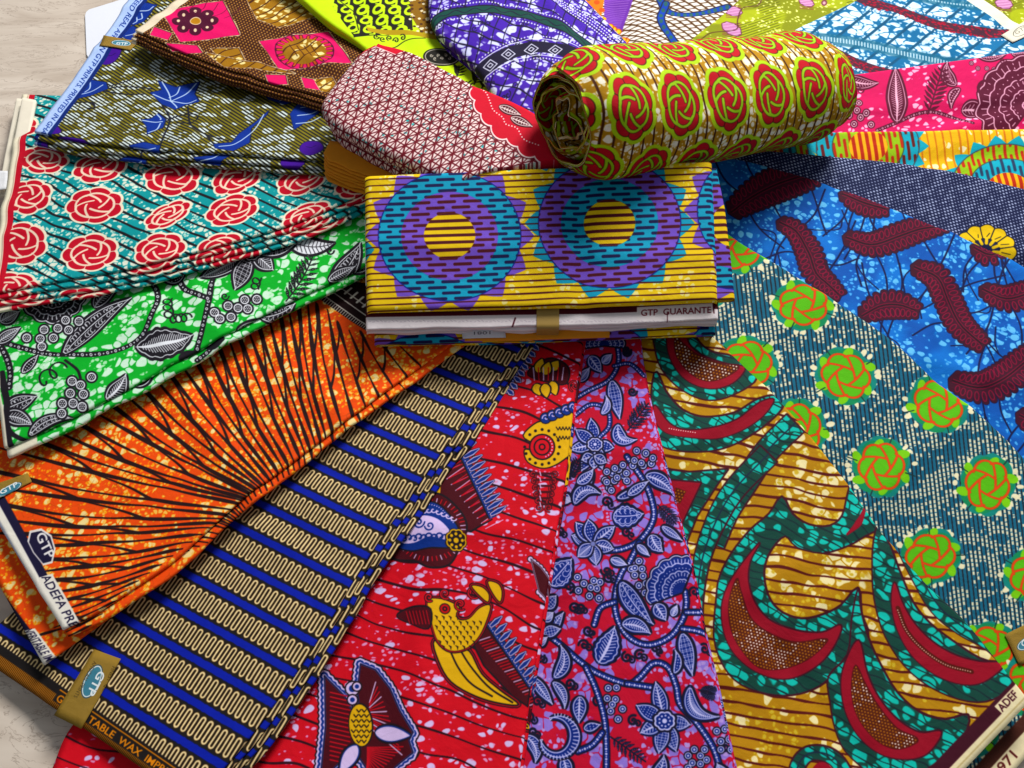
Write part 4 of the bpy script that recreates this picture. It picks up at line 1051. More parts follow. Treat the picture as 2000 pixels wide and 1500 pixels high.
def pat_sun_lime(cv, pl):
    PX, PY = cv.pxfield(pl)
    Y = rgb(240, 184, 10); LM = rgb(150, 192, 40); TE = rgb(40, 168, 190); RD = rgb(190, 44, 20); MA = rgb(100, 30, 30); OR = rgb(244, 180, 20)
    cv.a[:] = Y; cv.bubbles(.009, rgb(250, 236, 190), .40, 75, .12, .52, 3, .5)
    al = 1.40
    wavy_lines(cv, PX, PY, 15, al, 3.0, rgb(214, 120, 20), 1.5, 80, 76)
    for c, r, inv in (((1696, 285), (100, 82), 1), ((1968, 372), (112, 92), 0), ((2130, 280), (95, 80), 1), ((1500, 300), (80, 70), 0)):
        a, b = (LM, TE) if not inv else (TE, LM)
        sun_disc(cv, PX, PY, c, r[0], r[1], None, [(1.0, a, MA if inv else RD), (.70, b, RD if inv else rgb(40, 60, 90))], 18, al, b if not inv else a)
        t = np.linspace(0, 2 * np.pi, 60); cv.line(np.stack([c[0] + r[0] * np.cos(t), c[1] + r[1] * np.sin(t)], -1), 2.2, rgb(60, 80, 90)); cv.line(np.stack([c[0] + .7 * r[0] * np.cos(t), c[1] + .7 * r[1] * np.sin(t)], -1), 2.0, rgb(60, 80, 60))
        d, u, v = sun_disc(cv, PX, PY, c, r[0], r[1], None, [(.38, OR, None)], 16, al)
        f = v / 13.5; cv.layer((1 - sstep(-.006, .006, d - .38)) * (1 - sstep(.22, .3, np.abs(f - np.round(f)))), RD)

# ---- pink floral print
def pat_pink(cv, pl):
    K = rgb(84, 20, 44); C = (K, K, rgb(232, 176, 198))
    cv.a[:] = rgb(206, 18, 88); cv.bubbles(.0080, rgb(246, 176, 204), .34, 81, .14, .42, 4, .5, rot=.6, stretch=(1.3, .8))
    def lf(a, b, w, st, bd=0, **k): leaf(cv, z3(a, a)[0], z3(b, b)[0], w * .35, C, st, bd, ow=2.2, lw=1.3, **k)
    vine(cv, z3((1180, 730), (1280, 690), (1400, 640), (1500, 630), (1620, 660), (1700, 700)), 8, C, 5.5)
    lf((1290, 690), (1280, 370), 110, 'veins', 0); lf((1000, 430), (1185, 465), 70, 'veins', .1); lf((1620, 480), (1570, 350), 70, 'rib', -.2); lf((1640, 500), (1590, 610), 46, 'dots', .2); lf((1650, 620), (1790, 640), 90, 'veins', -.1); lf((1740, 310), (1900, 300), 46, 'rib', .1); lf((1930, 300), (2050, 290), 50, 'rib', 0); lf((2000, 700), (2100, 600), 80, 'veins')
    fern(cv, z3((1460, 640), (0, 0))[0], z3((1545, 380), (0, 0))[0], 42, K, None, 0, 9)
    grapes(cv, z3((1035, 550), (1075, 580), (1115, 638), (1062, 625), (1050, 695), (1085, 660), (1145, 698), (1020, 650)), 5.6, C); grapes(cv, z3((1705, 355), (1740, 385), (1790, 385), (1830, 390), (1935, 440), (1985, 470)), 3.6, C)
    shell(cv, z3((2020, 600), (0, 0))[0], 95, 3.6, C, 2.8, 5, 7); spiral(cv, z3((1790, 495), (0, 0))[0], 20, 1.2, 2, 6, K)
    cv.line(z3((1940, 370), (1930, 420), (1990, 480), (2000, 540)), 4, K, 5); spiral(cv, z3((1085, 505), (0, 0))[0], 7, 1.2, 0, 2.4, K); spiral(cv, z3((1880, 340), (0, 0))[0], 7, 1.2, 0, 2.4, K)
    for k in range(5): lf((2100 + 60 * k, 400 + 40 * (k % 3)), (2160 + 60 * k, 330 + 60 * (k % 2)), 60, 'veins')

# ---- blue and white print with dark red bands
def pat_bluewhite(cv, pl):
    PX, PY = cv.pxfield(pl)
    cv.a[:] = rgb(34, 104, 150)
    cv.bubbles(.0130, rgb(214, 232, 240), .84, 91, .10, .52, 4, .35, warp=.7, stretch=(1.3, .9)); cv.bubbles(.006, rgb(190, 220, 236), .4, 92, .1, .5, 4, .4)
    f = (PX * .80 + PY * 1.0) / 46; cv.layer(1 - sstep(.05, .10, np.abs(f - np.round(f))), rgb(24, 78, 112))
    for y0, w in ((95, 11), (-20, 8), (160, 8)):
        dd = np.abs(PY - (y0 + (PX - 1700) * .12 + 8 * np.sin(PX / 70))); cv.layer((1 - sstep(w - 2, w + 2, dd)) * .8, rgb(34, 96, 124))
        r = np.abs((PX / 6) % 1 - .5); cv.layer((1 - sstep(w - 7, w - 6, dd)) * (1 - sstep(.18, .3, r)) * .8, rgb(200, 222, 230))
    for pts, w in ((z3((980, -60), (1150, 20), (1300, 60), (1500, 130), (1700, 165), (1950, 180), (2300, 170)), 26), (z3((820, 240), (950, 300), (1100, 370), (1280, 420), (1500, 440)), 26)):
        cv.line(pts, w, rgb(70, 34, 50), 6)
        q = spaced(curve(pts, 6), 4.2); rnd = random.Random(2)
        for c in q:
            for k in range(2): cv.fill(ell(c + (rnd.uniform(-3, 3), rnd.uniform(-9, 9)), rnd.uniform(2, 4), rnd.uniform(1, 2), .3, 8), rgb(160, 26, 50))
        qq = curve(pts, 6)
        cv.dots(spaced(qq + (0, w / 2 + 1), 7), 1.6, rgb(210, 220, 230)); cv.dots(spaced(qq - (0, w / 2 + 1), 7), 1.6, rgb(210, 220, 230))
    a = np.array((1800, -77.)); b = np.array((2150, 147.)); d = b - a; n = np.array([-d[1], d[0]]) / np.linalg.norm(d)
    cv.fill([a - d, b + d, b + d + n * 18, a - d + n * 18], rgb(228, 222, 200)); cv.fill([a - d, b + d, b + d - n * 60, a - d - n * 60], rgb(228, 222, 200))

# ---- olive-lime print
def pat_lime_olive(cv, pl):
    PX, PY = cv.pxfield(pl)
    cv.a[:] = rgb(128, 134, 14)
    cv.a += (rgb(160, 170, 30) - cv.a) * sstep(.45, .55, vnoise(PX / 50, PY / 30, 3))[..., None]
    f = (PY + PX * .35) / 5.2; cv.layer((1 - sstep(.1, .25, np.abs(f - np.round(f)))) * sstep(.5, .6, vnoise(PX / 60, PY / 30, 8)), rgb(90, 92, 20))
    cv.bubbles(.0045, rgb(226, 230, 150), .22, 95, .12, .5, 4, .6)
    for c, w, h, r in (((1432, 22), 18, 10, .2), ((1428, 58), 22, 12, .5), ((1575, 4), 16, 8, .3), ((1960, 8), 18, 10, .2), ((1700, -30), 20, 12, 0)):
        p = ell(c, w, h, r, 8); cv.fill(p, rgb(214, 170, 206)); 
        for k in range(-4, 5): cv.line([(c[0] - w * .8, c[1] + k * 3), (c[0] + w * .8, c[1] + k * 3 + 2)], 1.4, rgb(130, 30, 90))
        cv.line(p, 1.6, rgb(90, 30, 60), closed=True)
    cv.line([(1490, -10), (1480, 10), (1450, 16), (1440, 40), (1436, 60), (1390, 66), (1370, 78)], 2.2, rgb(80, 40, 40), 6)
    cv.dot((1610, 5), 6, rgb(120, 60, 70)); cv.dot((1610, 5), 3, rgb(200, 160, 170))

# ---- white cells, blue arcs, orange flowers
def pat_cells(cv, pl):
    PX, PY = cv.pxfield(pl)
    cv.a[:] = rgb(84, 52, 22)
    r = np.hypot(PX - 1190, (PY - 160) * 1.5); th = np.arctan2((PY - 160) * 1.5, PX - 1190)
    f = r / 13; k = np.floor(f); g = th * np.maximum(r, 10) / 13 + .5 * (k % 2); s = np.abs(f - k - .5); t = np.abs(g - np.floor(g) - .5)
    cv.layer((1 - sstep(.30, .42, s)) * (1 - sstep(.32, .44, t)), rgb(232, 228, 222))
    wh = (np.abs(PX - 1290 + (PY - 60) * .2) > 60)
    for pts in ([(1275, -30), (1300, 20), (1350, 30), (1420, 15)], [(1300, 10), (1290, 40), (1310, 70), (1330, 100)]):
        cv.line(pts, 17, rgb(22, 30, 60), 6); cv.line(pts, 12, rgb(40, 70, 170), 6); cv.dots(spaced(curve(pts, 6), 12), 4, rgb(40, 90, 90))
    cv.fill([(1180, -60), (1260, -60), (1215, 60), (1180, 50)], rgb(110, 60, 160))
    for k in range(30):
        y = -50 + 3.6 * k; cv.line([(1180, y), (1250 - .4 * (y + 50), y + 3)], 1.3, rgb(160, 110, 200))
    rnd = random.Random(5)
    cv.fill([(1090, -60), (1190, -60), (1172, 44), (1130, 40), (1100, 10)], rgb(232, 120, 10))
    for k in range(36): cv.fill(ell((rnd.uniform(1100, 1180), rnd.uniform(-30, 46)), 6, 4, 0, 10), rgb(244, 176, 20) if k % 2 else rgb(220, 80, 10))
    for k in range(14): c = (rnd.uniform(1186, 1226), rnd.uniform(50, 78)); cv.fill(ell(c, 7, 5), rgb(200, 70, 10)); cv.fill(ell(c, 5, 3.6), rgb(246, 190, 20))
    for c in ((1120, 5), (1140, 12), (1150, -2)): cv.dot(c, 6, rgb(30, 60, 90)); cv.dot(c, 4, rgb(120, 190, 210)); cv.dot(c, 1.6, rgb(20, 40, 70))
    for k in range(7): cv.line([(1146 + 4 * k, 34), (1144 + 4 * k, 26)], 2, rgb(130, 190, 220))

# ---- purple print with green bands
def pat_purple(cv, pl):
    PX, PY = cv.pxfield(pl)
    K = rgb(22, 16, 44)
    cv.a[:] = rgb(74, 48, 160)
    cv.bubbles(.0150, rgb(206, 210, 240), .46, 101, .12, .48, 3, .5); cv.bubbles(.007, rgb(190, 190, 236), .3, 102, .12, .5, 4, .5)
    wavy_lines(cv, PX, PY, 21, .45, 2.4, K, 8, 60, 103); wavy_lines(cv, PX, PY, 24, 1.9, 2.0, K, 8, 60, 104)
    rnd = random.Random(8)
    for k in range(60): spiral(cv, (rnd.uniform(850, 1230), rnd.uniform(-40, 200)), 6, 1.1, rnd.random() * 6, 2, K)
    W = rgb(220, 222, 240)
    g = z2((660, 130), (760, 80), (880, 85), (1000, 95), (1150, 130), (1350, 200), (1520, 290), (1650, 380))
    cv.line(g, 27, K, 6); cv.line(g, 20, rgb(18, 66, 58), 6); q = curve(g, 6)
    for s in (-1, 1): cv.dots(spaced(q + (0, s * 13), 6), 1.5, W)
    w_ = spaced(q, 4); cv.line(w_ + np.stack([0 * w_[:, 0], 3 * np.sin(np.arange(len(w_)) * .7)], -1), 2.0, K)
    b = z2((960, 400), (1060, 360), (1180, 325), (1300, 325), (1450, 360), (1600, 420)); cv.line(b, 33, K, 6)
    q = curve(b, 6)
    for s in (-1, 1): cv.line(q + (0, s * 15), 2, W); cv.dots(spaced(q + (0, s * 20), 6), 1.4, W)
    for c in z2((1018, 383), (1115, 345), (1240, 330), (1370, 345), (1490, 380)):
        d = np.array([(-13, 0), (0, -9), (13, 0), (0, 9)]); cv.line(c + d, 2, W, closed=True); cv.line(c + d * .4, 2, W, closed=True)
    for k in range(4):
        p = z2((1230 + 20 * k, -40 + 18 * k), (1420 + 12 * k, 50 + 24 * k), (1600 + 10 * k, 140 + 30 * k), (1850, 300 + 30 * k)); cv.dots(spaced(curve(p, 6), 5.5), 1.7, W)

# ---- lime and black print
def pat_lime(cv, pl):
    K = rgb(24, 22, 16); LM = rgb(190, 226, 10)
    cv.a[:] = LM
    blk = [(640, -40), (652, 18), (690, 74), (760, 66), (806, 56), (800, -40)]
    cv.fill(blk, K)
    for r in range(6):
        for k in range(7):
            x = 634 + 31 * k + 8 * r * .8; y = -24 + 19.5 * r + 1.2 * k
            if y > 60 or x > 806: continue
            c = (x, y); cv.fill(ell(c, 13.5, 8.2, -.35, 16), LM); cv.fill(ell((x - 1.5, y), 6.2, 3.6, -.35, 12), K); cv.line([(x + 10, y + 2), (x + 9, y + 10), (x + 1, y + 11)], 4.2, LM)
    cv.fill([(798, -40), (802, 30), (822, 62), (850, 66), (850, -40)], rgb(130, 92, 24))
    rnd = random.Random(2)
    for k in range(80): cv.fill(ell((rnd.uniform(800, 845), rnd.uniform(-30, 62)), 3, 2), rgb(226, 214, 180) if k % 2 else rgb(70, 40, 16))
    cv.fill([(715, 52), (720, 62), (770, 66), (840, 72), (880, 78), (884, 70), (800, 60)], rgb(170, 140, 20))
    # cream-lime label with black letters and a dark cartouche
    cv.line([(730, 92), (765, 92), (790, 78), (830, 72)], 2.2, K, 5); cv.line([(765, 92), (800, 116), (850, 110)], 2.2, K, 5)
    for x in range(5): spiral(cv, (734 + 13 * x, 72 + (x % 2) * 4), 6, 1.2, x, 2.6, K)
    car = ell((862, 111), 36, 17, .1, 30); cv.fill(car, K); cv.line(ell((862, 111), 32, 14, .1, 30), 1.6, rgb(214, 206, 190), closed=True)
    for k in range(7): spiral(cv, (842 + 7 * k, 108 + 3 * (k % 2) * 2), 3.2, 1.1, k, 1.4, rgb(214, 206, 190))
    for x, y in ((890, 138), (925, 152), (940, 160), (905, 168), (960, 185)): fern(cv, (x, y + 12), (x + 6, y - 10), 26, K, None, .1, 4)
    cv.line([(700, 60), (690, 20), (650, -10)], 2, K)
    cv.fill([(585, -20), (640, 40), (655, 62), (700, 98), (690, 70), (652, 20), (640, -30)], LM)

# ---- brown print with pink diamonds
def pat_brown(cv, pl):
    PX, PY = cv.pxfield(pl)
    BR = rgb(64, 30, 16); PK = rgb(220, 16, 96); GD = rgb(152, 104, 12); W = rgb(228, 206, 170); MA = rgb(72, 10, 40)
    cv.a[:] = BR
    u = PX * .95 + PY * .3; v = PY * .95 - PX * .3; r = np.floor(v / 4.2); g = (u + 3.2 * (r % 2)) / 6.4
    dd = np.hypot((g - np.round(g)) * 6.4, v - (r + .5) * 4.2); cv.layer(1 - sstep(.7, 1.7, dd), rgb(196, 144, 76))
    base = cv.a.copy()
    cv.a[:] = GD; cv.bubbles(.0095, rgb(232, 214, 150), .4, 111, .12, .52, 3, .5); wavy_lines(cv, PX, PY, 15, 2.6, 2.0, BR, 6, 40, 112); gold = cv.a.copy(); cv.a[:] = base
    def diamond(p, col):
        q = spaced(np.vstack([p, p[:1]]), 4); rn = np.random.RandomState(3)
        cv.line(q + rn.uniform(-.8, .8, q.shape), 4.4, W); cv.line(q, 2, BR); cv.fill(p, col)
    ds = [z1((905, 70), (1240, 0), (1340, 205), (1010, 240)), z1((1450, 240), (1830, 180), (1960, 350), (1560, 385)), z1((930, 250), (1100, 260), (1130, 300), (980, 310)), z1((1480, 410), (1590, 410), (1600, 460), (1500, 460)), z1((1680, 420), (1800, 440), (1820, 500), (1700, 480)), z1((860, 150), (960, 190), (940, 230), (840, 200)), z1((1130, -160), (1420, -200), (1380, -40), (1250, -20))]
    for d in ds: diamond(d, PK)
    for d in (z1((1350, -60), (1720, -40), (1830, 90), (1560, 165), (1440, 120)), z1((1180, 275), (1330, 270), (1370, 350), (1250, 350)), z1((1750, 430), (1850, 420), (1900, 520), (1790, 500)), z1((1150, 300), (1420, 350), (1640, 400), (1500, 390), (1250, 370))): diamond(d, gold)
    c = z1((1092, 122), (0, 0))[0]
    for k in range(8): a = k * .785; q = c + np.array([math.cos(a) * 34, math.sin(a) * 20]); cv.fill(ell(q, 12, 8.4), MA)
    cv.fill(ell(c, 30, 18), MA)
    for k in range(8): a = k * .785; q = c + np.array([math.cos(a) * 33, math.sin(a) * 19]); cv.dot(q, 3.2, W)
    cv.fill(ell(c, 11, 8), W); cv.fill(ell(c, 9.5, 6.6), rgb(176, 120, 20))
    c = z1((1700, 290), (0, 0))[0]
    for k in range(22): a = k * 2 * np.pi / 22; u_ = np.array([math.cos(a), math.sin(a)]); cv.line([c + u_ * (36, 20), c + u_ * (54, 29)], 7.5, MA); cv.line([c + u_ * (36, 20), c + u_ * (52, 28)], 4.5, rgb(190, 90, 40))
    cv.fill(ell(c, 43, 24), gold); cv.line(ell(c, 57, 33), 2, MA, closed=True)
    for k in range(4): cv.line([c + (-30 + 14 * k, -12), c + (-14 + 14 * k, 12)], 1.8, BR)
    for k in range(6): p = z1((950 + 60 * k, 60 + 10 * k), (0, 0))[0]; cv.line([p, p + (22, -10), p + (30, -26)], 1.3, MA, 4)
    e = [(420, -55), (343, 0), (262, 58), (200, 102)]; n = np.array((14, 12.)); cv.fill(np.vstack([np.array(e) + n * .9, (np.array(e) - n * 3)[::-1]]), rgb(226, 210, 184))

# ---- olive print with blue leaves
def pat_olive(cv, pl):
    PX, PY = cv.pxfield(pl)
    cv.a[:] = rgb(126, 116, 34)
    cv.bubbles(.0115, rgb(218, 230, 226), .72, 121, .08, .56, 3, .55, stretch=(1.5, .9), rot=-.2)
    f = (PY - PX * .62) / 6.6; w = .15 + .07 * vnoise(PX / 18, PY / 18, 6); cv.layer(1 - sstep(w, w + .12, np.abs(f - np.round(f))), rgb(30, 30, 28))
    BL = rgb(16, 48, 140); K = rgb(24, 26, 40); W = rgb(190, 210, 236); PU = rgb(70, 34, 140)
    for p in (z1((330, 600), (450, 540), (600, 490), (720, 480), (850, 490)), z1((560, 500), (680, 520), (800, 520)), z1((330, 600), (430, 570), (510, 570), (520, 600), (480, 600)), z1((900, 580), (940, 650), (910, 740), (880, 820)), z1((930, 660), (990, 630), (1080, 630), (1100, 660), (1060, 680), (980, 670)), z1((1040, 580), (1060, 690), (1130, 740), (1270, 780)), z1((1140, 740), (1190, 800), (1230, 830)), z1((600, 480), (700, 450), (740, 430))):
        cv.line(p, 3.4, K, 6)
    def lf(p, veins, sm=0):
        cv.line(p, 3, K, sm, True); cv.fill(p, BL, sm=sm)
        for a, b in veins: cv.line(z1(a, ((a[0] + b[0]) / 2 + 12, (a[1] + b[1]) / 2 + 8), b), 2.4, W, 5)
    lf(z1((835, 510), (900, 495), (880, 445), (980, 480), (1110, 445), (1080, 510), (1110, 560), (1030, 570), (970, 600), (900, 575)), (((950, 560), (900, 450)), ((950, 560), (1090, 455)), ((950, 560), (850, 520)), ((950, 560), (1090, 550)), ((950, 560), (980, 590)), ((940, 540), (1000, 480))))
    lf(z1((785, 660), (840, 655), (880, 625), (920, 655), (905, 700), (820, 745), (815, 700)), (((900, 670), (790, 665)), ((890, 680), (825, 735)), ((890, 660), (870, 630))))
    lf(z1((1460, 510), (1540, 490), (1640, 490), (1800, 500), (1850, 570), (1780, 640), (1640, 720), (1620, 640), (1680, 570), (1590, 590), (1500, 560)), (((1480, 520), (1620, 510)), ((1650, 690), (1790, 660)), ((1660, 650), (1790, 620)), ((1680, 610), (1790, 580)), ((1700, 580), (1800, 540)), ((1560, 570), (1640, 520))))
    lf(z1((1190, 800), (1290, 790), (1330, 740), (1420, 680), (1500, 620), (1490, 640), (1400, 710), (1390, 790), (1300, 840), (1200, 825)), (((1220, 815), (1340, 780)), ((1340, 780), (1470, 640))))
    lf(z1((370, 540), (420, 470), (500, 440), (590, 455), (600, 490), (500, 530), (400, 550)), (((410, 530), (570, 470)), ((470, 510), (500, 450)), ((430, 520), (430, 480))))
    lf(z1((720, 810), (800, 790), (890, 800), (880, 840), (740, 835)), (((740, 820), (860, 815)),)); lf(z1((1240, 430), (1300, 400), (1420, 410), (1400, 450), (1290, 455)), (((1260, 435), (1380, 420)), ((1280, 430), (1390, 440))))
    lf(z1((700, 60), (800, 20), (880, 40), (800, 120), (740, 140)), (((780, 70), (860, 50)), ((760, 90), (740, 130)), ((790, 80), (770, 110)))); lf(z1((660, 190), (740, 140), (780, 170), (740, 240)), (((700, 200), (770, 160)),))
    for p in (z1((550, 340), (590, 290), (660, 270), (680, 290), (640, 340), (590, 360)), z1((240, 700), (300, 690), (340, 730), (310, 745), (240, 740)), z1((270, 780), (330, 760), (470, 780), (460, 820), (330, 830), (280, 810)), z1((1670, 830), (1700, 790), (1780, 790), (1800, 830), (1720, 860))):
        cv.line(p, 3, K, 4, True); cv.fill(p, PU, sm=4); c = p.mean(0); cv.line([c - (10, 2), c, c + (9, -4)], 1.8, rgb(40, 16, 90))
    a = np.array((62, 262.)); b = np.array((297, -60.)); d = b - a; u = d / np.linalg.norm(d); n = np.array([-u[1], u[0]]); n = n if n[0] > 0 else -n
    q = lambda s, w: a + d * s + n * w
    cv.fill([q(-.3, 31), q(1.3, 31), q(1.3, -60), q(-.3, -60)], rgb(20, 40, 110)); cv.fill([q(-.3, 24), q(1.3, 24), q(1.3, -60), q(-.3, -60)], rgb(178, 200, 240))
    letter(cv, 'GUARANTEED REAL AFRICAN GTP PRINTS. PRINTED IN GHANA', q(1.0, 12), q(-.02, 12), n * 9.5, rgb(28, 54, 140), .01)

# ---- lattice print with red scalloped border
def pat_lattice(cv, pl):
    PX, PY = cv.pxfield(pl)
    cv.a[:] = rgb(236, 216, 212)
    MA = rgb(104, 20, 32)
    o = pl.uv([(760, 200), (900, 275), (712, 250)]); d = o[1] - o[0]; d /= np.linalg.norm(d); n = np.array([-d[1], d[0]])
    x = ((cv.X - o[0][0]) * d[0] + (cv.Y - o[0][1]) * d[1]); y = ((cv.X - o[0][0]) * n[0] + (cv.Y - o[0][1]) * n[1])
    P = .0116
    cv.bubbles(P * .45, rgb(60, 176, 176), .16, 131, .1, .34, 4, .4)
    for (a, per) in ((0, P * .866), (math.pi / 3, P * .866), (-math.pi / 3, P * .866), (math.pi / 2, P / 2)):
        f = (y * math.cos(a) - x * math.sin(a)) / per; w = (.00056 if per > P * .6 else .00032) * (.75 + .5 * vnoise(x * 300, y * 300, 4))
        cv.layer(1 - sstep(w, w + .0005, np.abs(f - np.round(f)) * per), MA)
    RD = rgb(200, 22, 44); W = rgb(240, 220, 218)
    sc = z2((920, 490), (950, 540), (975, 600), (1000, 650), (1050, 670), (1070, 720), (1100, 760), (1160, 770), (1180, 820), (1220, 850), (1310, 860), (1400, 900), (1500, 940), (1700, 700), (1300, 380), (930, 380))
    lob = [(955, 520, 16), (985, 590, 18), (1030, 650, 20), (1090, 720, 21), (1170, 760, 20), (1240, 815, 22), (1330, 850, 22)]
    for x_, y_, r in lob: cv.dot(z2((x_, y_), (0, 0))[0], r + 5, MA, 20)
    for x_, y_, r in lob: cv.dot(z2((x_, y_), (0, 0))[0], r + 3, W, 20)
    cv.fill(sc[[0, 2, 5, 8, 11, 12, 13, 14, 15]], RD)
    for x_, y_, r in lob: cv.dot(z2((x_, y_), (0, 0))[0], r, RD, 20)
    p = z2((960, 480), (1000, 520), (1020, 570), (1040, 620), (1090, 660), (1110, 700), (1170, 720), (1210, 780), (1290, 810)); cv.dots(spaced(curve(p, 5), 6), 1.6, W)
    for c in ((1130, 625), (1195, 690)): leaf(cv, z2((c[0] - 60, c[1] - 30), (0, 0))[0], z2((c[0] + 60, c[1] + 20), (0, 0))[0], 17, (rgb(50, 14, 20), rgb(70, 20, 28), W), 'veins', 0, 1.5)
    cv.fill([(690, 110), (716, 78), (800, 96), (770, 108), (728, 92)], RD); cv.line([(728, 92), (772, 108)], 2, W)

# ---- rolled cloth (drawn unrolled: x along the roll, y round it, in metres)
def pat_roll(cv, off):
    LMc = rgb(172, 208, 24); RD = rgb(186, 22, 34); BR = rgb(96, 54, 14)
    cv.a[:] = rgb(176, 128, 18)
    cv.bubbles(.0096, rgb(240, 234, 214), .68, 141, .10, .46, 3, .45, warp=.15); cv.bubbles(.0036, rgb(226, 214, 180), .3, 142, .1, .5, 5, .4)
    f = (cv.X + .0012 * (fbm(cv.X * 60, cv.Y * 30, 5, 2) - .5)) / .0108; cv.layer(1 - sstep(.08, .12, np.abs(f - np.round(f))), rgb(70, 34, 14))
    i = 0
    for r in range(-1, 14):
        for k in range(-1, 9):
            c = ((k + .5 * (r % 2)) * .0585 + off[0], r * .074 + off[1])
            rose(cv, c, .0232, .0315, .0, RD, LMc, rgb(150, 196, 30), rgb(54, 30, 12), .0048, .0028, i, 1 / 1900); i += 1
# ------------------------------------------------------------------ the floor
def marble():
    m, nt, b = node_mat('polished_marble'); L = nt.links; N = nt.nodes
    tc = N.new('ShaderNodeTexCoord')
    mp = N.new('ShaderNodeMapping'); mp.inputs['Rotation'].default_value = (0, 0, .35); mp.inputs['Scale'].default_value = (3.0, 9.0, 1); L.new(tc.outputs['Object'], mp.inputs[0])
    n1 = N.new('ShaderNodeTexNoise'); n1.inputs['Scale'].default_value = 2.2; n1.inputs['Detail'].default_value = 8; n1.inputs['Distortion'].default_value = 1.6; L.new(mp.outputs[0], n1.inputs[0])
    r1 = N.new('ShaderNodeValToRGB'); e = r1.color_ramp.elements
    e[0].position = .30; e[0].color = (.50, .41, .33, 1); e[1].position = .72; e[1].color = (.68, .585, .49, 1)
    L.new(n1.outputs[0], r1.inputs[0])
    n2 = N.new('ShaderNodeTexNoise'); n2.inputs['Scale'].default_value = 3.2; n2.inputs['Detail'].default_value = 10; n2.inputs['Roughness'].default_value = .62; n2.inputs['Distortion'].default_value = 2.4; L.new(mp.outputs[0], n2.inputs[0])
    r2 = N.new('ShaderNodeValToRGB'); e = r2.color_ramp.elements
    e[0].position = .485; e[0].color = (0, 0, 0, 1); e[1].position = .50; e[1].color = (.75, .75, .75, 1); q = r2.color_ramp.elements.new(.515); q.color = (0, 0, 0, 1)
    L.new(n2.outputs[0], r2.inputs[0])
    mx = N.new('ShaderNodeMix'); mx.data_type = 'RGBA'; L.new(r2.outputs[0], mx.inputs[0]); L.new(r1.outputs[0], mx.inputs[6]); mx.inputs[7].default_value = (.30, .23, .18, 1)
    L.new(mx.outputs[2], b.inputs['Base Color'])
    b.inputs['Roughness'].default_value = .22; b.inputs['Specular IOR Level'].default_value = .45
    return m
S = 4.0
floor = mesh_obj('floor', [(-S, -S, 0), (S, -S, 0), (S, S, 0), (-S, S, 0)], [(0, 1, 2, 3)], marble()); floor['kind'] = 'structure'

def rounded_slab(parent, name, px, z, t, mat, r=8):
    P = at_z(px, np.full(len(px), z)); n = len(P)
    V = np.vstack([P + (0, 0, t), P]); F = [list(range(n)), list(range(n, 2 * n))[::-1]] + [[i, n + i, n + (i + 1) % n, (i + 1) % n] for i in range(n)]
    return mesh_obj(name, V, F, mat, parent, smooth=False)
card = rounded_slab(None, 'paper_card', [(176, 22), (260, -4), (420, -40), (330, 170), (176, 118), (171, 110), (168, 34), (170, 27)], .0, .003, plain_mat('white_card', rgb(222, 224, 232), .5, .3, vary=.02))
card['label'] = 'plain white card lying on the marble under the blue selvedge'; card['category'] = 'card'

# ------------------------------------------------------------------ paper stickers
GOLDP = None
def sticker(parent, name, plane, quad, draw, base, dz=.0016, t=.0004, rough=.5, res=6000, metal=0.0, label=None, follow=True):
    q = plane.uv(quad); lo, hi = q.min(0) - .001, q.max(0) + .001
    cv = Canvas(plane.uv, lo, hi, res, base)
    if draw: draw(cv)
    m = cloth_mat(name + '_print', cv.image(name + '_print'), cv.w / cv.res, cv.h / cv.res, rough, 9000)
    m.node_tree.nodes['Principled BSDF'].inputs['Metallic'].default_value = metal
    n = 9; g = np.linspace(0, 1, n)
    G = np.array([[(q[0] * (1 - a) + q[1] * a) * (1 - b) + (q[3] * (1 - a) + q[2] * a) * b for a in g] for b in g])
    h = dz + .0003 * np.sin(G[..., 0] * 160) * np.sin(G[..., 1] * 130)
    if follow and parent.name in RELIEF: h = h + RELIEF[parent.name][0](G)
    zc = RELIEF[parent.name][1] + dz if follow and parent.name in RELIEF else 0
    P_ = plane.xyz(G, h).reshape(-1, 3); P_[:, 2] = np.maximum(P_[:, 2], zc)
    V = np.concatenate([P_, P_ - plane.n * t])
    F = [list(f) for f in grid_faces(n, n)] + [list(f)[::-1] for f in grid_faces(n, n, n * n)]
    ring = [i for i in range(n)] + [i * n + n - 1 for i in range(1, n)] + [n * n - 2 - i for i in range(n - 1)] + [i * n for i in range(n - 2, 0, -1)]
    F += [[ring[i], ring[i] + n * n, ring[(i + 1) % len(ring)] + n * n, ring[(i + 1) % len(ring)]] for i in range(len(ring))]
    uv = (np.concatenate([G.reshape(-1, 2)] * 2) - cv.lo) * cv.res / (cv.w, cv.h)
    o = mesh_obj(name, V, F, m, parent, uv)
    if label: o['label'] = label
    return o
def oval_badge(cv, c, rx, ry, rot, word_a, word_b, up, ring=rgb(216, 226, 226), inner=rgb(70, 130, 150)):
    cv.fill(ell(c, rx, ry, rot, 32), rgb(60, 84, 90)); cv.fill(ell(c, rx * .93, ry * .9, rot, 32), ring); cv.fill(ell(c, rx * .86, ry * .78, rot, 32), inner)
    letter(cv, 'GTP', word_a, word_b, up, rgb(232, 238, 238), .02)
GP = rgb(150, 120, 56)

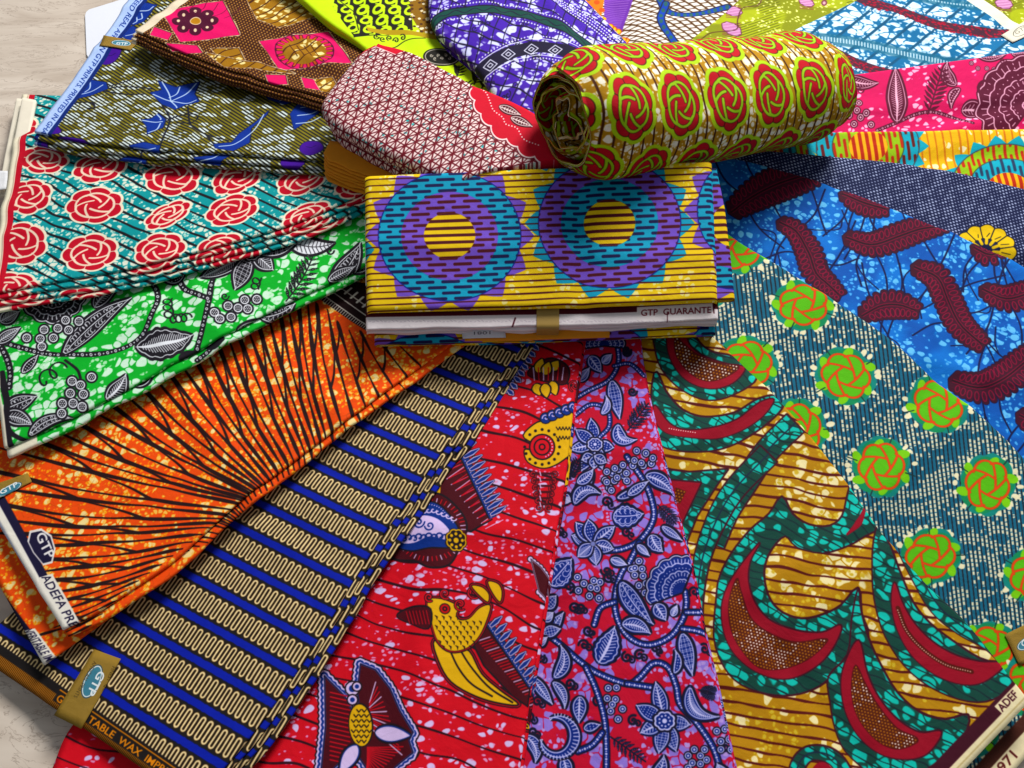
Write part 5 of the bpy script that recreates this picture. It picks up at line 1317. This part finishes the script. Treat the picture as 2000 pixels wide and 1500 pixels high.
# ------------------------------------------------------------------ fan of folded cloths
CL = {}; NZ = []
def fan_cloth(name, label, pat, A, B, pts, t=.016, K=1, outs=None, res=2000, amp=.0016, seed=1, zs=None, n=120, m=66, ang=0.0, wob=.0, tl=None, pat_args=None, bulge=0.0, sc=9.0, ext=.02, group='folded lengths of printed cloth spread like a fan', creases=4):
    pl = Plane(*pts)
    A = pl.uv(curve(A, 6)); B = pl.uv(curve(B, 6))
    q = np.vstack([A, B])
    g = np.linspace(0, 1, 40)[None, :, None]; Q = (resample(A, 60)[:, None] * (1 - g) + resample(B, 60)[:, None] * g).reshape(-1, 2)
    pq = to_px(pl.xyz(Q)); vis = (pq[:, 0] > -140) & (pq[:, 0] < 2140) & (pq[:, 1] > -140) & (pq[:, 1] < 1640)
    lo, hi = Q[vis].min(0) - ext, Q[vis].max(0) + ext            # design drawn where it can be seen, mirrored beyond
    cv = Canvas(pl.uv, lo, hi, res, (.5, .5, .5))
    pat(cv, pl, **(pat_args or {}))
    mat = cloth_mat(name, cv.image(name), cv.w / cv.res, cv.h / cv.res)
    c = pl.xyz(q.mean(0)[None])[0]
    root = thing(name, label, 'cloth', (c[0], c[1], 0), group)
    tl = tl or t / max(K, 1)
    outs = outs or [0] * K
    NZ.append(1)
    for k in range(K):
        nm = 'top_layer' if k == 0 else 'fold_layer'
        sh = (0, 0) if k == 0 else (random.Random(seed * 10 + k).uniform(-.02, .02), random.Random(seed * 7 + k).uniform(-.02, .02))
        sheet(root, nm, pl, cv, mat, A, B, tl * .96, -k * tl, n if k == 0 else 90, m if k == 0 else 44, amp * 1.5, seed, True, ang, sh, sc, bulge if k == 0 else 0, outs[k], wob if k else 0, creases=creases, zmin=.001 + .00015 * len(NZ) + (K - 1 - k) * tl * .95)
    CL[name] = (root, pl, cv, mat, A, B)
    return root, pl, cv, mat
G_ = 'folded lengths of printed cloth spread like a fan'
# back row, lowest first
fan_cloth('folded_cloth', 'white celled cloth with blue arcs and orange flowers behind the rolled cloth', pat_cells, [(1060, -90), (1080, 60), (1130, 190)], [(1480, -120), (1480, 20), (1420, 160)], [(1100, 0, .014), (1400, 0, .014), (1250, 140, .014)], res=1500, seed=31)
fan_cloth('folded_cloth', 'olive and lime cloth with pink striped knots at the top right corner', pat_lime_olive, [(1290, 150), (1345, 82), (1415, 24), (1500, -60), (1560, -120)], [(1700, 180), (2000, 150), (2330, 120), (2330, 0), (2330, -110)], [(1345, 82, .028), (1500, -60, .026), (2000, 60, .020)], res=1300, seed=32, K=2, outs=[0, -.003])
bw_root, bw_pl, _, _ = fan_cloth('folded_cloth', 'blue and white blotched cloth with dark red bands at the upper right', pat_bluewhite, [(1440, 150), (1480, 110), (1545, 62), (1670, 0), (1800, -77)], [(1520, 260), (1620, 240), (1800, 215), (2000, 190), (2150, 147)], [(1545, 62, .044), (1800, -77, .040), (1850, 140, .030)], K=2, outs=[0, -.004], res=1500, seed=33, amp=.0022)
fan_cloth('folded_cloth', 'bright pink cloth printed with dark maroon leaves and vines', pat_pink, [(1480, 182), (1560, 166), (1640, 148), (1820, 124), (2000, 98), (2180, 74)], [(1480, 300), (1600, 296), (1800, 292), (2200, 290)], [(1640, 148, .050), (2000, 98, .046), (1800, 252, .034)], K=2, outs=[0, -.004], res=1700, seed=34, amp=.0022)
fan_cloth('folded_cloth', 'yellow cloth with lime and turquoise striped discs under the pink cloth', pat_sun_lime, [(1150, 285), (1300, 272), (1450, 265), (1590, 256), (1800, 253), (2000, 249), (2180, 246)], [(1150, 400), (1430, 400), (1700, 400), (1950, 430), (2200, 490)], [(1590, 256, .052), (2000, 249, .048), (1800, 325, .036)], K=2, outs=[0, -.004], res=1800, seed=35)
fan_cloth('folded_cloth', 'navy cloth with tiny white dots and yellow curled segments', pat_navy, [(1180, 292), (1420, 290), (1500, 293), (1597, 301), (1818, 325), (2000, 366), (2180, 410)], [(1180, 430), (1380, 440), (1600, 490), (1850, 580), (2200, 740)], [(1597, 301, .056), (2000, 366, .050), (1760, 418, .038)], K=2, outs=[0, -.004], res=1900, seed=36)
fan_cloth('folded_cloth', 'blue cloth with maroon feather leaves beside the knotted green print', pat_feather, [(1200, 298), (1360, 302), (1450, 312), (1520, 330), (1640, 365), (1850, 450), (2000, 520), (2220, 630)], [(1180, 560), (1300, 580), (1480, 650), (1800, 900), (2200, 1130)], [(1500, 325, .056), (2000, 520, .046), (1720, 645, .034)], K=2, outs=[0, -.004], seed=37, amp=.0024)
fan_cloth('folded_cloth', 'blue striped cloth with lime green knots outlined in orange', pat_knots, [(1370, 410), (1440, 467), (1545, 530), (1723, 646), (1818, 730), (1930, 821), (2000, 891), (2110, 1020), (2250, 1222)], [(1300, 640), (1400, 900), (1520, 1200), (1600, 1500), (1700, 1800)], [(1440, 467, .054), (2000, 891, .040), (1640, 930, .030)], K=2, outs=[0, -.004], seed=38, amp=.0018)
knot_root, knot_pl, _, _ = [CL['folded_cloth'][i] for i in range(4)]
fan_cloth('folded_cloth', 'gold cloth with big teal and dark red crescents at the lower right', pat_crescent, [(1300, 560), (1370, 635), (1454, 716), (1545, 807), (1620, 898), (1664, 955), (1715, 1031), (1803, 1133), (1884, 1210), (1950, 1291), (2012, 1370)], [(1230, 640), (1160, 900), (1180, 1200), (1260, 1500), (1500, 1907)], [(1454, 716, .050), (1990, 1345, .038), (1350, 1100, .026)], K=3, outs=[0, -.003, -.005], seed=39, amp=.0018)
fan_cloth('folded_cloth', 'red and lilac cloth with navy flowers, grapes and vines', pat_floral, [(1240, 560), (1250, 640), (1265, 760), (1300, 908), (1332, 1032), (1352, 1108), (1376, 1232), (1400, 1332), (1436, 1500), (1470, 1640)], [(1090, 560), (1050, 700), (990, 1000), (930, 1400), (900, 1640)], [(1265, 760, .048), (1436, 1500, .036), (1075, 1100, .022)], K=3, outs=[0, .002, -.002], seed=40, amp=.0022, ang=1.4)
fan_cloth('folded_cloth', 'red cloth with yellow birds, blue combs and a winged bug', pat_bird, [(1150, 560), (1140, 660), (1120, 800), (1104, 940), (1080, 1080), (1048, 1280), (1016, 1492), (995, 1640)], [(950, 600), (800, 800), (560, 1060), (330, 1290), (180, 1410), (130, 1510), (90, 1640)], [(1120, 800, .046), (1016, 1492, .034), (700, 1130, .020)], K=3, outs=[0, .002, -.003], seed=41, amp=.0022, ang=1.2)
fan_cloth('folded_cloth', 'royal blue cloth with rows of gold looping lines', pat_meander, [(1110, 590), (1060, 660), (985, 755), (876, 905), (752, 1085), (632, 1284), (510, 1460), (400, 1585)], [(860, 560), (760, 640), (480, 850), (200, 1050), (-60, 1270)], [(985, 755, .050), (510, 1460, .036), (350, 1105, .026)], K=4, outs=[-.013, -.008, -.004, .001], tl=.0032, seed=42, amp=.0018, wob=.004, ang=.8)
blue_root, blue_pl = CL['folded_cloth'][:2]
# orange cloth: an upper folded length over a longer lower one
r_, pl_, cv_, mat_ = fan_cloth('folded_cloth', 'orange cloth with black branching rays and cream selvedges', pat_orange, [(960, 610), (900, 665), (740, 780), (588, 895), (472, 985), (352, 1094), (270, 1152), (190, 1205), (125, 1236)], [(760, 500), (600, 560), (400, 640), (100, 790), (-110, 850)], [(740, 780, .056), (190, 1210, .046), (300, 735, .034)], K=3, outs=[-.004, .003, -.002], tl=.004, seed=43, amp=.0020, wob=.003, ang=-.6)
orange_root, orange_pl = r_, pl_
lowpl = Plane((740, 780, .044), (190, 1210, .032), (300, 735, .022))
Alow = lowpl.uv(curve([(900, 672), (740, 788), (588, 905), (472, 997), (352, 1106), (270, 1164), (190, 1222), (85, 1298)], 6)); Blow = lowpl.uv(curve([(740, 520), (500, 620), (200, 760), (-160, 860)], 6))
q_ = np.vstack([Alow, Blow]); cvl = Canvas(lowpl.uv, q_.min(0) - .02, q_.max(0) + .02, 2000, (.5, .5, .5))
pat_orange(cvl, lowpl, ((-20, 1124), (100, 1284)), (-34, 24), 'VERITABLE IMP', False)
matl = cloth_mat('orange_lower', cvl.image('orange_lower'), cvl.w / cvl.res, cvl.h / cvl.res)
sheet(r_, 'lower_layer', lowpl, cvl, matl, Alow, Blow, .004, 0, 90, 40, .0018, 44)
sheet(r_, 'fold_layer', lowpl, cvl, matl, Alow, Blow, .004, -.0042, 70, 8, .001, 44, shift=(.01, .0), out=-.003, wob=.002)
fan_cloth('folded_cloth', 'green cloth with black and white vines, leaves and grapes', pat_green, [(780, 480), (700, 530), (578, 587), (455, 653), (315, 727), (175, 804), (8, 880)], [(760, 330), (560, 380), (300, 450), (100, 500), (-30, 520)], [(700, 530, .066), (8, 880, .050), (250, 545, .040)], K=3, outs=[-.004, .004, .0], tl=.0045, seed=45, amp=.0022, wob=.003, ang=-.4)
green_root, green_pl = CL['folded_cloth'][:2]
fan_cloth('folded_cloth', 'turquoise striped cloth with red roses and cream selvedge', pat_rose, [(790, 330), (705, 392), (574, 446), (402, 496), (245, 534), (105, 561), (-24, 588)], [(780, 190), (600, 200), (300, 195), (44, 185)], [(705, 392, .078), (-28, 588, .056), (300, 300, .046)], K=4, outs=[-.010, -.004, .002, .007], tl=.0036, seed=46, amp=.0034, wob=.004, ang=-.25, sc=13)
rose_root, rose_pl, rose_cv, rose_mat = CL['folded_cloth'][:4]
fan_cloth('folded_cloth', 'olive cloth with blue ivy leaves and pale blue lettered selvedge', pat_olive, [(760, 318), (660, 316), (560, 311), (455, 304), (315, 297), (175, 283), (62, 262)], [(800, 180), (640, 110), (500, 50), (297, -60)], [(625, 312, .084), (62, 262, .060), (455, 140, .052)], K=4, outs=[-.006, .002, .006, .002], tl=.0045, seed=47, amp=.0028, wob=.003, res=1800, ang=-.2)
olive_root, olive_pl = CL['folded_cloth'][:2]
fan_cloth('folded_cloth', 'brown dotted cloth with hot pink diamonds and gold panels', pat_brown, [(760, 240), (660, 205), (595, 184), (455, 146), (350, 110), (255, 64)], [(800, 130), (720, 60), (620, -60), (420, -52)], [(640, 200, .092), (262, 58, .070), (640, 42, .070)], K=4, outs=[-.008, -.003, .001, .003], tl=.0034, seed=48, amp=.0034, wob=.004, res=1800)
fan_cloth('folded_cloth', 'lime and black cloth between the brown and purple prints', pat_lime, [(520, -70), (560, -30), (592, 0), (640, 42), (700, 84), (800, 170), (930, 260)], [(800, -110), (840, -20), (880, 60), (960, 150), (1060, 250)], [(640, 42, .088), (930, 260, .090), (900, 90, .076)], K=2, outs=[0, -.003], res=1800, seed=49)
fan_cloth('folded_cloth', 'purple cloth with white blotches and dark green and black bands', pat_purple, [(850, -120), (838, -30), (842, 30), (862, 66), (905, 106), (945, 150), (985, 215), (1010, 260)], [(1060, -120), (1120, -30), (1172, 30), (1240, 100), (1290, 170), (1320, 280)], [(850, 20, .098), (985, 215, .098), (1180, 60, .070)], t=.030, K=2, outs=[0, -.006], res=1700, seed=50, bulge=.016, amp=.004, n=80)

# ------------------------------------------------------------------ stickers on the fan
def st_blue(cv):
    oval_badge(cv, (182, 1332), 36, 16, -1.12, (196, 1310), (171, 1355), (13, 7))
    letter(cv, 'FINEST  QUALITY', (222, 1302), (190, 1376), (6.5, 3), rgb(74, 58, 26), .0); letter(cv, 'AFRICAN  PRINTS', (186, 1292), (146, 1362), (6.5, 3), rgb(74, 58, 26), .0)
sticker(blue_root, 'paper_label', blue_pl, [(188, 1270), (238, 1288), (160, 1424), (108, 1398)], st_blue, GP, .0016, label='gold paper label with oval badge folded over the blue cloth end')
sticker(olive_root, 'paper_label', olive_pl, [(203, 70), (271, 84), (257, 103), (196, 93)], lambda cv: oval_badge(cv, (238, 87), 20, 7, .1, (228, 90), (250, 92), (1, -6)), GP, .0016, label='small gold paper label on the blue selvedge')
sticker(orange_root, 'paper_label', orange_pl, [(-40, 958), (56, 926), (64, 942), (-40, 996)], lambda cv: oval_badge(cv, (21, 958), 27, 8, -.5, (4, 968), (38, 950), (-3, -8)), GP, .0016, label='gold paper label at the left end of the orange cloth')
sticker(knot_root, 'paper_label', knot_pl, [(1961, 1240), (2030, 1206), (2060, 1270), (1990, 1300)], lambda cv: oval_badge(cv, (2008, 1255), 26, 12, -.5, (1996, 1264), (2022, 1248), (-4, -10)), GP, .0016, label='gold paper label on the striped cloth at the right edge')
sticker(bw_root, 'paper_tag', bw_pl, [(1956, 68), (2014, 34), (2030, 62), (1976, 86)], lambda cv: (cv.line(ell((1994, 62), 17, 9, -.5, 24), 1.6, rgb(110, 110, 100), closed=True), letter(cv, 'GTP', (1984, 69), (2006, 57), (-3, -7), rgb(110, 110, 100))), rgb(222, 216, 196), .0016, label='cream paper tag with an oval mark at the right edge')
sticker(green_root, 'paper_label', green_pl, [(-30, 586), (28, 592), (32, 606), (-30, 612)], None, rgb(150, 112, 60), .0012)
# ------------------------------------------------------------------ folded bundle with sun discs
bun_pl = Plane((716, 617, .100), (1405, 600, .100), (712, 350, .137))
def shifted(pl, h):
    p = Plane.__new__(Plane); p.n, p.e1, p.e2 = pl.n, pl.e1, pl.e2; p.o = pl.o + pl.n * h; return p
A = bun_pl.uv([(714, 607), (900, 603), (1150, 597), (1404, 588)]); B = bun_pl.uv([(711, 346), (900, 338), (1150, 328), (1392, 316)])
q_ = np.vstack([A, B]); sun_cv = Canvas(bun_pl.uv, q_.min(0) - .04, q_.max(0) + .04, 2300, (.5, .5, .5)); pat_sun(sun_cv, bun_pl)
sun_mat = cloth_mat('sun_disc_print', sun_cv.image('sun_disc_print'), sun_cv.w / sun_cv.res, sun_cv.h / sun_cv.res)
c = bun_pl.xyz(q_.mean(0)[None])[0]
bun = thing('folded_bundle', 'yellow bundle with purple and turquoise sun discs at the centre of the fan', 'cloth', (c[0], c[1], 0))
sheet(bun, 'top_layer', bun_pl, sun_cv, sun_mat, A, B, .009, 0, 100, 40, .0024, 61, sc=12, creases=2, round_end=.007)
# folded side at the right
Ar = bun_pl.uv([(1440, 580), (1432, 500), (1420, 400), (1404, 322)]); Br = bun_pl.uv([(1380, 583), (1370, 500), (1300, 420), (1200, 340)])
sheet(bun, 'side_fold', shifted(bun_pl, -.0055), sun_cv, sun_mat, Ar, Br, .007, 0, 50, 20, .0008, 62, shift=(.03, .012))
# cream selvedge layers along the front
pl1 = shifted(bun_pl, -.0095)
A1 = pl1.uv([(714, 643), (900, 641), (1150, 635), (1404, 624)]); B1 = pl1.uv([(712, 420), (900, 420), (1150, 410), (1402, 400)])
q_ = np.vstack([A1, B1]); sv = Canvas(pl1.uv, q_.min(0) - .02, q_.max(0) + .02, 2600, rgb(222, 212, 214))
MA = rgb(72, 14, 26)
sv.fill([(600, 560), (1500, 540), (1500, 600), (1390, 604), (1150, 613), (700, 620), (600, 620)], MA)
sv.fill([(1244, 600), (1392, 592), (1393, 626), (1244, 630)], rgb(226, 216, 216))
letter(sv, 'GTP  GUARANTE', (1252, 617), (1389, 611), (0, -12), rgb(104, 20, 32), .012)
sv.line([(1006, 622), (1000, 640)], 3, MA); sv.line([(1392, 590), (1394, 612)], 2.5, MA); sv.line([(1303, 612), (1303, 630)], 1.6, MA)
for k in range(90): x_ = 720 + 7.6 * k; sv.line([(x_, 628 + 2 * math.sin(k * 1.7)), (x_ + 4, 629)], 1.2, rgb(150, 130, 150), al=.5)
sel_mat = cloth_mat('selvedge_print', sv.image('selvedge_print'), sv.w / sv.res, sv.h / sv.res)
sheet(bun, 'selvedge_layer', pl1, sv, sel_mat, A1, B1, .0034, 0, 70, 16, .0012, 63, wob=.0012, round_end=.003)
for k, (o_, dz_) in enumerate(((.0010, -.0038), (-.0012, -.0072), (.0006, -.0108))):
    sheet(bun, 'selvedge_layer', pl1, sv, sel_mat, A1, B1, .0034, dz_, 60, 8, .0016, 64 + k, out=o_, wob=.0024, round_end=.003, shift=(.0, -.004))
# ribbon of gold paper over the front
def paper_band(parent, name, x0, x1, mat):
    pts = []
    for (yy, h) in ((600, .0006), (634, .0008), (639, .0004), (641, -.002), (642, -.008), (643, -.0135)):
        pts.append([pl1.xyz(pl1.uv([(x, yy)])[0] + (0, -.0012 if h < -.001 else 0), h) for x in (x0, (x0 + x1) / 2, x1)])
    V = np.array(pts).reshape(-1, 3); V2 = V + pl1.n * .0004; n = len(pts)
    F = [list(f) for f in grid_faces(n, 3)] + [list(f)[::-1] for f in grid_faces(n, 3, len(V))]
    return mesh_obj(name, np.vstack([V, V2]), F, mat, parent)
paper_band(bun, 'paper_band', 1048, 1092, plain_mat('gold_paper', GP, .45, .4))
# lower bundle of the same print
low_pl = shifted(bun_pl, -.0262)
Al = low_pl.uv([(730, 670), (900, 668), (1150, 661), (1400, 650)]); Bl = low_pl.uv([(730, 420), (900, 420), (1150, 410), (1400, 400)])
for k in range(3): sheet(bun, 'lower_fold', low_pl, sun_cv, sun_mat, Al, Bl, .0058, -.006 * k, 70, 10, .0014, 70 + k, round_end=.005, shift=(.02, .16 + .01 * k), out=-.001 * k, wob=.001)
Ao = low_pl.uv([(908, 668), (1000, 667), (1190, 661)]); Bo = low_pl.uv([(908, 560), (1000, 560), (1190, 560)])
ochre = plain_mat('ochre_cloth', rgb(206, 128, 26), .8, .2)
sheet(bun, 'orange_layer', shifted(low_pl, .0038), sun_cv, ochre, Ao, Bo, .0034, 0, 30, 6, .0004, 75)
sticker(bun, 'paper_tag', shifted(low_pl, .001), [(902, 646), (986, 644), (988, 662), (904, 664)], lambda cv: letter(cv, '1081', (958, 650), (926, 651), (0, 6), rgb(90, 90, 100)), rgb(222, 222, 228), .0042, follow=False)

# ------------------------------------------------------------------ lattice cloth
lat_pl = Plane((640, 215, .136), (712, 92, .136), (1000, 330, .140))
A = lat_pl.uv(curve([(726, 82), (700, 98), (664, 142), (632, 188), (626, 208), (640, 234), (680, 260), (760, 302), (900, 356)], 6)); B = lat_pl.uv(curve([(740, 86), (800, 104), (930, 168), (1040, 220), (1150, 300)], 6))
q_ = np.vstack([A, B]); lat_cv = Canvas(lat_pl.uv, q_.min(0) - .06, q_.max(0) + .06, 2000, (.5, .5, .5)); pat_lattice(lat_cv, lat_pl)
lat_mat = cloth_mat('lattice_print', lat_cv.image('lattice_print'), lat_cv.w / lat_cv.res, lat_cv.h / lat_cv.res)
c = lat_pl.xyz(q_.mean(0)[None])[0]
lat = thing('folded_cloth', 'pale cloth with maroon triangle lattice and red scalloped edge', 'cloth', (c[0], c[1], 0))
sheet(lat, 'top_layer', lat_pl, lat_cv, lat_mat, A, B, .020, 0, 110, 40, .0036, 81, bulge=.002, creases=2)
sheet(lat, 'fold_layer', lat_pl, lat_cv, lat_mat, A, B, .016, -.0210, 90, 12, .002, 82, out=-.004, wob=.003, shift=(.03, .02))
och_pl = Plane((636, 306, .103), (745, 350, .103), (800, 300, .106))
Ao = och_pl.uv([(628, 304), (636, 318), (690, 340), (820, 376)]); Bo = och_pl.uv([(644, 274), (700, 282), (780, 294), (860, 314)])
for k in range(7):
    sheet(lat, 'ochre_layer', och_pl, sun_cv, ochre, Ao, Bo, .0028, -.0033 * k, 40, 6, .0008, 90 + k, out=-.005 + .0017 * k, wob=.0016)

# ------------------------------------------------------------------ rolled cloth
C0 = at_z((1092, 232), np.array([.184]))[0]; C1 = at_z((1600, 172), np.array([.096]))[0]
ax = C1 - C0; RL = np.linalg.norm(ax); ax /= RL
eh = np.cross(ax, (0, 0, 1)); eh /= np.linalg.norm(eh); ev = np.cross(eh, ax)
turns = 3.7; nth = 250; nx = 60; R0 = .0668
th = np.linspace(0, turns * 2 * np.pi, nth)
rr = R0 - .0118 * th / (2 * np.pi)
arc = np.r_[0, np.cumsum(np.hypot(np.diff(rr), (rr[1:] + rr[:-1]) / 2 * np.diff(th)))]
roll_cv = Canvas(lambda p: p, (-.02, -.02), (RL + .03, arc[-1] + .02), 1900, (.5, .5, .5)); pat_roll(roll_cv, (.012, .016))
roll_mat = cloth_mat('rose_roll_print', roll_cv.image('rose_roll_print'), roll_cv.w / roll_cv.res, roll_cv.h / roll_cv.res)
xs = np.r_[np.linspace(0, .12, 17), np.linspace(.12, 1, 44)[1:]]
TH, XS = np.meshgrid(th, xs, indexing='xy')                        # (nx, nth)
depth = TH / th[-1]
XL = XS * RL + (fbm(TH * .8, XS * 0 + 3, 5, 2) - .5) * .02 * (1 - XS) + depth * .004 * (1 - XS)
def section(off):
    r = np.interp(TH, th, rr) - off
    endf = np.exp(-XS / .12)
    r = r + (.0055 + .016 * endf * np.clip(depth * 1.5, .20, 1)) * (fbm(TH * 1.1 + 9, XS * 4.0 + depth * 9, 7, 3) - .5) * 2
    r = r * (1 - .20 * sstep(.86, 1.0, XS) ** 2) * (1 - .26 * np.clip(1 - XS / .10, 0, 1) ** 2.2)
    a = 2.2 - TH
    return C0 + ax * XL[..., None] + eh * (r * 1.08 * np.cos(a))[..., None] + ev * (r * .88 * np.sin(a) - .004 * np.sin(XS * 3.1))[..., None]
Vo = section(0.0); Vi = section(.0040)
F = [list(f) for f in grid_faces(nx, nth)] + [list(f)[::-1] for f in grid_faces(nx, nth, nx * nth)]
N0 = nx * nth
for j in range(nth - 1):
    F.append([j, j + 1, N0 + j + 1, N0 + j]); b_ = (nx - 1) * nth + j; F.append([b_ + 1, b_, N0 + b_, N0 + b_ + 1])
for i in range(nx - 1):
    a_ = i * nth; F.append([a_ + nth, a_, N0 + a_, N0 + a_ + nth]); a_ += nth - 1; F.append([a_, a_ + nth, N0 + a_ + nth, N0 + a_])
U = np.stack([XL, np.broadcast_to(arc, TH.shape)], -1)
uv = (U - roll_cv.lo) * roll_cv.res / (roll_cv.w, roll_cv.h)
uv = np.concatenate([uv.reshape(-1, 2), uv.reshape(-1, 2) + (0, .11)])
root = thing('rolled_cloth', 'loosely rolled brown cloth with red roses outlined in lime', 'cloth', (C0[0], C0[1], 0))
mesh_obj('wound_layer', np.concatenate([Vo.reshape(-1, 3), Vi.reshape(-1, 3)]), F, roll_mat, root, uv)

# cream selvedges of the lower rose layers on the left
cr = plain_mat('cream_selvedge', rgb(226, 216, 196), .8, .2)
for k, (dx, z_) in enumerate(((-10, .030), (-22, .022))):
    p_ = Plane((0, 200, z_), (0, 500, z_), (300, 300, z_ - .004))
    sheet(rose_root, 'selvedge_layer', p_, rose_cv, cr, p_.uv([(52 + dx, 192), (30 + dx, 300), (16 + dx, 380)]), p_.uv([(70, 196), (50, 300), (36, 380)]), .005, 0, 30, 6, .001, 95 + k)
wp = Plane((0, 336, .034), (16, 336, .034), (0, 372, .033))
sticker(rose_root, 'paper_tag', wp, [(-40, 334), (16, 335), (14, 370), (-40, 378)], None, rgb(226, 226, 228), .001, follow=False, label='white paper tag at the left edge')
